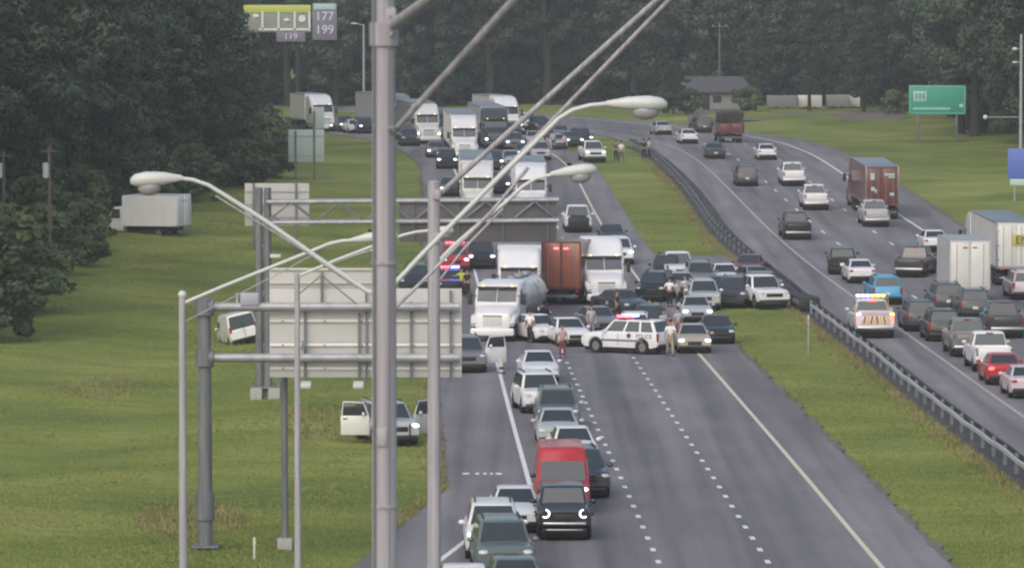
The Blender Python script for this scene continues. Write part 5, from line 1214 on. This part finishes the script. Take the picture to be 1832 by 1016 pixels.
for kd, px, yb, colr, lab in jam: V_(kd, px, yb, colr, lab, lit='head' if 'lamp' in lab else None)
V_('pickup', 1066, 291, 'white', 'white rescue pickup with lit lamps at the head of the median grass', lit='head', rot=4)

# ================================================================== northbound traffic, seen from behind
A = dict(away=True)
V_('sedan', 1189, 242, 'silver', 'pale silver car farthest left on the right carriageway', **A)
V_('sedan', 1234, 258, 'white', 'white car right of the farthest pale silver car', **A)
V_('suv', 1261, 238, 'dark', 'dark car far away behind the white car on the right carriageway', **A)
V_('sedan', 1281, 285, 'dark', 'low dark car alone in the middle lane above the dark tall car', **A)
V_('sedan', 1373, 287, 'white', 'white sedan in the right lane behind the loaded dark truck', **A)
V_('suv', 1337, 334, 'dark', 'dark tall car in the middle lane of the right carriageway', **A)
V_('pickup', 1421, 334, 'white', 'first of two white pickups driving away, the farther one', **A)
V_('pickup', 1461, 377, 'white', 'nearer of two white pickups driving away', **A)
V_('pickup', 1428, 430, 'black', 'black pickup driving away below the two white pickups', **A)
V_('pickup', 1569, 407, 'silver', 'silver pickup right behind the rust red container truck', **A)
V_('jeep', 1507, 492, 'black', 'black off road car next to the white sedan ahead of the cyan car', rot=-5, **A)
V_('sedan', 1543, 508, 'white', 'white sedan between the black off road car and the cyan car', **A)
V_('suv', 1588, 546, 'cyan', 'bright cyan blue car in the left lane', **A)
mp = V_('pickup', 1626, 497, 'dark', 'dark pickup turning across the lane left of the white box trailer', rot=-16, **A); mk('red_side_panel', boxm(1.5, .03, .35, .01), P('maroon'), mp, (-1.1, 1.0, .88))
V_('sedan', 1676, 452, 'white', 'white car half hidden behind the white box trailer', **A)
V_('suv', 1650, 594, 'dark', 'dark car below the white box trailer, first of the dark pair', **A)
V_('suv', 1690, 612, 'black', 'black car second of the dark pair beside the edge line', **A)
V_('pickup', 1738, 640, 'grey', 'grey pickup with a pale cab frame ahead of the big white pickup', **A)
V_('pickup', 1779, 667, 'white', 'big white pickup near the right picture edge', **A)
V_('pickup', 1802, 606, 'dark', 'dark pickup with pale roof edge right of the grey pickup', **A)
V_('sedan', 1800, 690, 'red', 'red car with lit tail lamps in front of the big white pickup', lit='tail', **A)
V_('sedan', 1842, 714, 'pink', 'pinkish white car cut by the right picture edge', **A)
V_('suv', 1838, 537, 'pink', 'pale pinkish car at the right edge below the yellow marked trailer', **A)
V_('suv', 1698, 560, 'dark', 'dark car directly below the white box trailer', **A); V_('suv', 1745, 572, 'dark', 'dark tall car beneath the right half of the white box trailer', **A)
boxtruck(1735, 546, 'white box truck with two tall rear doors near the right edge', 'white', 'steel', L=8.6, H=3.9, door='offwhite')
t = semi(1818, 512, 'pale grey trailer truck with a yellow marked rear at the right edge', 'white', 'offwhite', 'box', away=True, L=13)
tl = -1.9 - 13
mk('yellow_label', boxm(.03, 1.25, .75, .01), mat('label_yellow', (.46, .42, .12), rough=.5, noise=.1), t, (tl - .07, -.35, 2.95)); mk('label_letters', text_mesh('EN', .68, .01), mat('letter_brown', (.10, .055, .02), rough=.6, noise=.1), t, (tl - .10, -.35, 2.95), (R(90), 0, R(-90)))
c_ = semi(1578, 393, 'rust red container truck with pale stickers driving away in the right lane', 'maroon', 'rust', 'box', away=True, L=12.5, name='container_truck')
tl = -1.9 - 12.5; random.seed(4)
for i, (yy, zz, w, hh) in enumerate(((.75, 3.3, .3, .5), (-.55, 3.45, .8, .16), (-.7, 3.25, .5, .1), (.72, 2.35, .28, .3), (.5, 2.2, .12, .3), (-.75, 1.95, .34, .22))):
    mk('sticker', boxm(.02, w, hh), pal, c_, (tl - .07, yy, zz))
# loaded dark truck
p = boxtruck(1310, 256, 'dark flat truck carrying a brown heap far up the right carriageway', 'dark', 'rust', L=7.0, H=2.0, name='flatbed_truck')
lr = random.Random(8)
for i in range(14):
    mk('log', cyl_m(.28, 4.0, 10, 'X', .02), bark, p, (-1.2 + lr.uniform(-.3, .3), -.85 + .28 * (i % 7), 2.25 + .42 * (i // 7) + lr.uniform(0, .2)), (lr.uniform(-.1, .1), lr.uniform(-.05, .05), lr.uniform(-.06, .06)))
for s in (-1, 1): mk('stake', boxm(.08, .08, 1.6), black, p, (-3.2, s * 1.1, 2.4)); mk('stake', boxm(.08, .08, 1.6), black, p, (.4, s * 1.1, 2.4))
lime_rack = mat('rack_yellow', (.55, .42, .08), rough=.4, noise=.1)
# road service truck with flashing lights
rs = V_('pickup', 1566, 606, 'offwhite', 'service pickup on the shoulder with blue and amber roof lights and a chevron striped tail', lit='tail', away=True, name='service_truck'); rs.scale = (1, 1.1, 1.06)
lightbar(rs, .2, 2.0, 1.5, 'blue', 'amber'); chev = mat('chevron_red', (.50, .05, .04), rough=.5, noise=.1); chy = mat('chevron_yellow', (.62, .52, .12), rough=.5, noise=.1)
for i in range(8): mk('chevron', panel([(-2.925, -.72 + .18 * i, .78), (-2.925, -.63 + .18 * i, .78), (-2.925, -.55 + .18 * i if i < 4 else -.71 + .18 * i, 1.18), (-2.925, -.64 + .18 * i if i < 4 else -.80 + .18 * i, 1.18)][::-1], push=.004, back=.004, name='chevron'), chev if i % 2 else chy, rs)
mk('rear_board', boxm(.05, 1.75, .28, .01), P('pink'), rs, (-2.90, 0, 1.34)); mk('rack_bar', tube([(-.7, -.85, 1.25), (-.75, -.8, 2.0), (-.75, .8, 2.0), (-.7, .85, 1.25)], .035, 8), lime_rack, rs) 
for s in (1, -1): mk('rear_flasher', boxm(.05, .2, .12, .02), amber if s < 0 else bluelit, rs, (-2.94, s * .84, 1.28))

# ================================================================== people on the road
person(948, 613, 170, 'white', 'navy', 'person in a white shirt and dark trousers walking by the tanker wheels', 'walk')
person(1006, 641, 20, 'pink', 'darkred', 'person in a pinkish shirt and reddish trousers by the queue of white cars', 'stand')
person(1198, 549, 160, 'white', 'black', 'person in a white shirt and black shorts with back turned below the crossover cars', 'hips')
person(1213, 551, 60, 'palegrey', 'navy', 'person in a pale grey shirt beside the person in black shorts', 'point')
person(1194, 527, 10, 'palegrey', 'grey', 'person in pale clothes standing behind the person in black shorts', 'stand')
person(1226, 545, 250, 'white', 'tan', 'person in a white shirt leaning at the pale silver car', 'point')
person(1199, 637, 185, 'white', 'tan', 'person in a white shirt and tan trousers at the back of the police car', 'walk', 1.08)
person(1187, 612, 30, 'palegrey', 'navy', 'person in a light grey shirt behind the police car tail', 'hips')
person(1213, 608, 200, 'palegrey', 'darkred', 'person in a pale shirt between the police car and the tan sedan', 'stand')
person(1058, 603, 20, 'palegrey', 'grey', 'person in pale grey between the white sedan and the police car front', 'stand')
person(1086, 590, 160, 'navy', 'black', 'person in a dark navy top behind the police car bonnet', 'hips')
person(1162, 592, 330, 'navy', 'darkred', 'person in a navy top standing behind the police lights', 'stand')
person(1104, 575, 90, 'black', 'navy', 'person in black by the bumper of the bare tractor', 'walk')
person(826, 530, 200, 'lime', 'black', 'officer in a lime yellow vest beside the blue lit police sedan', 'point')
person(836, 533, 150, 'black', 'black', 'person in black next to the lime vested officer', 'stand')
person(847, 470, 10, 'black', 'black', 'person in black beside the black car with lit lamps', 'stand')
person(1102, 289, 170, 'olive', 'black', 'person in olive right of the white rescue pickup', 'stand', 1.1)
person(1111, 290, 200, 'white', 'olive', 'person in a white top right of the white rescue pickup', 'walk', 1.1)
person(1152, 286, 180, 'black', 'black', 'person in black at the end of the guardrail', 'stand', 1.1)
person(1161, 285, 120, 'palegrey', 'black', 'person in a pale jacket at the end of the guardrail', 'walk', 1.1)
person(990, 268, 20, 'palegrey', 'navy', 'person in pale clothes among the cars at the end of the jam', 'stand', 1.0)
person(1010, 272, 160, 'pink', 'navy', 'person in a pinkish top among the cars at the end of the jam', 'walk', 1.0)

# ================================================================== the air
hb = bpy.data.materials.new('haze_air'); hb.use_nodes = True; nt = hb.node_tree
nt.nodes.remove(nt.nodes['Principled BSDF']); pv = nt.nodes.new('ShaderNodeVolumePrincipled')
pv.inputs['Color'].default_value = (.86, .90, .97, 1); pv.inputs['Density'].default_value = .00022; pv.inputs['Anisotropy'].default_value = .1
nt.links.new(pv.outputs[0], nt.nodes['Material Output'].inputs['Volume'])
bm = bmesh.new(); add_box(bm, -2600, 2600, -30, 4100, -2.2, 58); me = bm_to('haze', bm); me.materials.append(hb)
hz = bpy.data.objects.new('haze', me); COL.objects.link(hz); hz['kind'] = 'stuff'
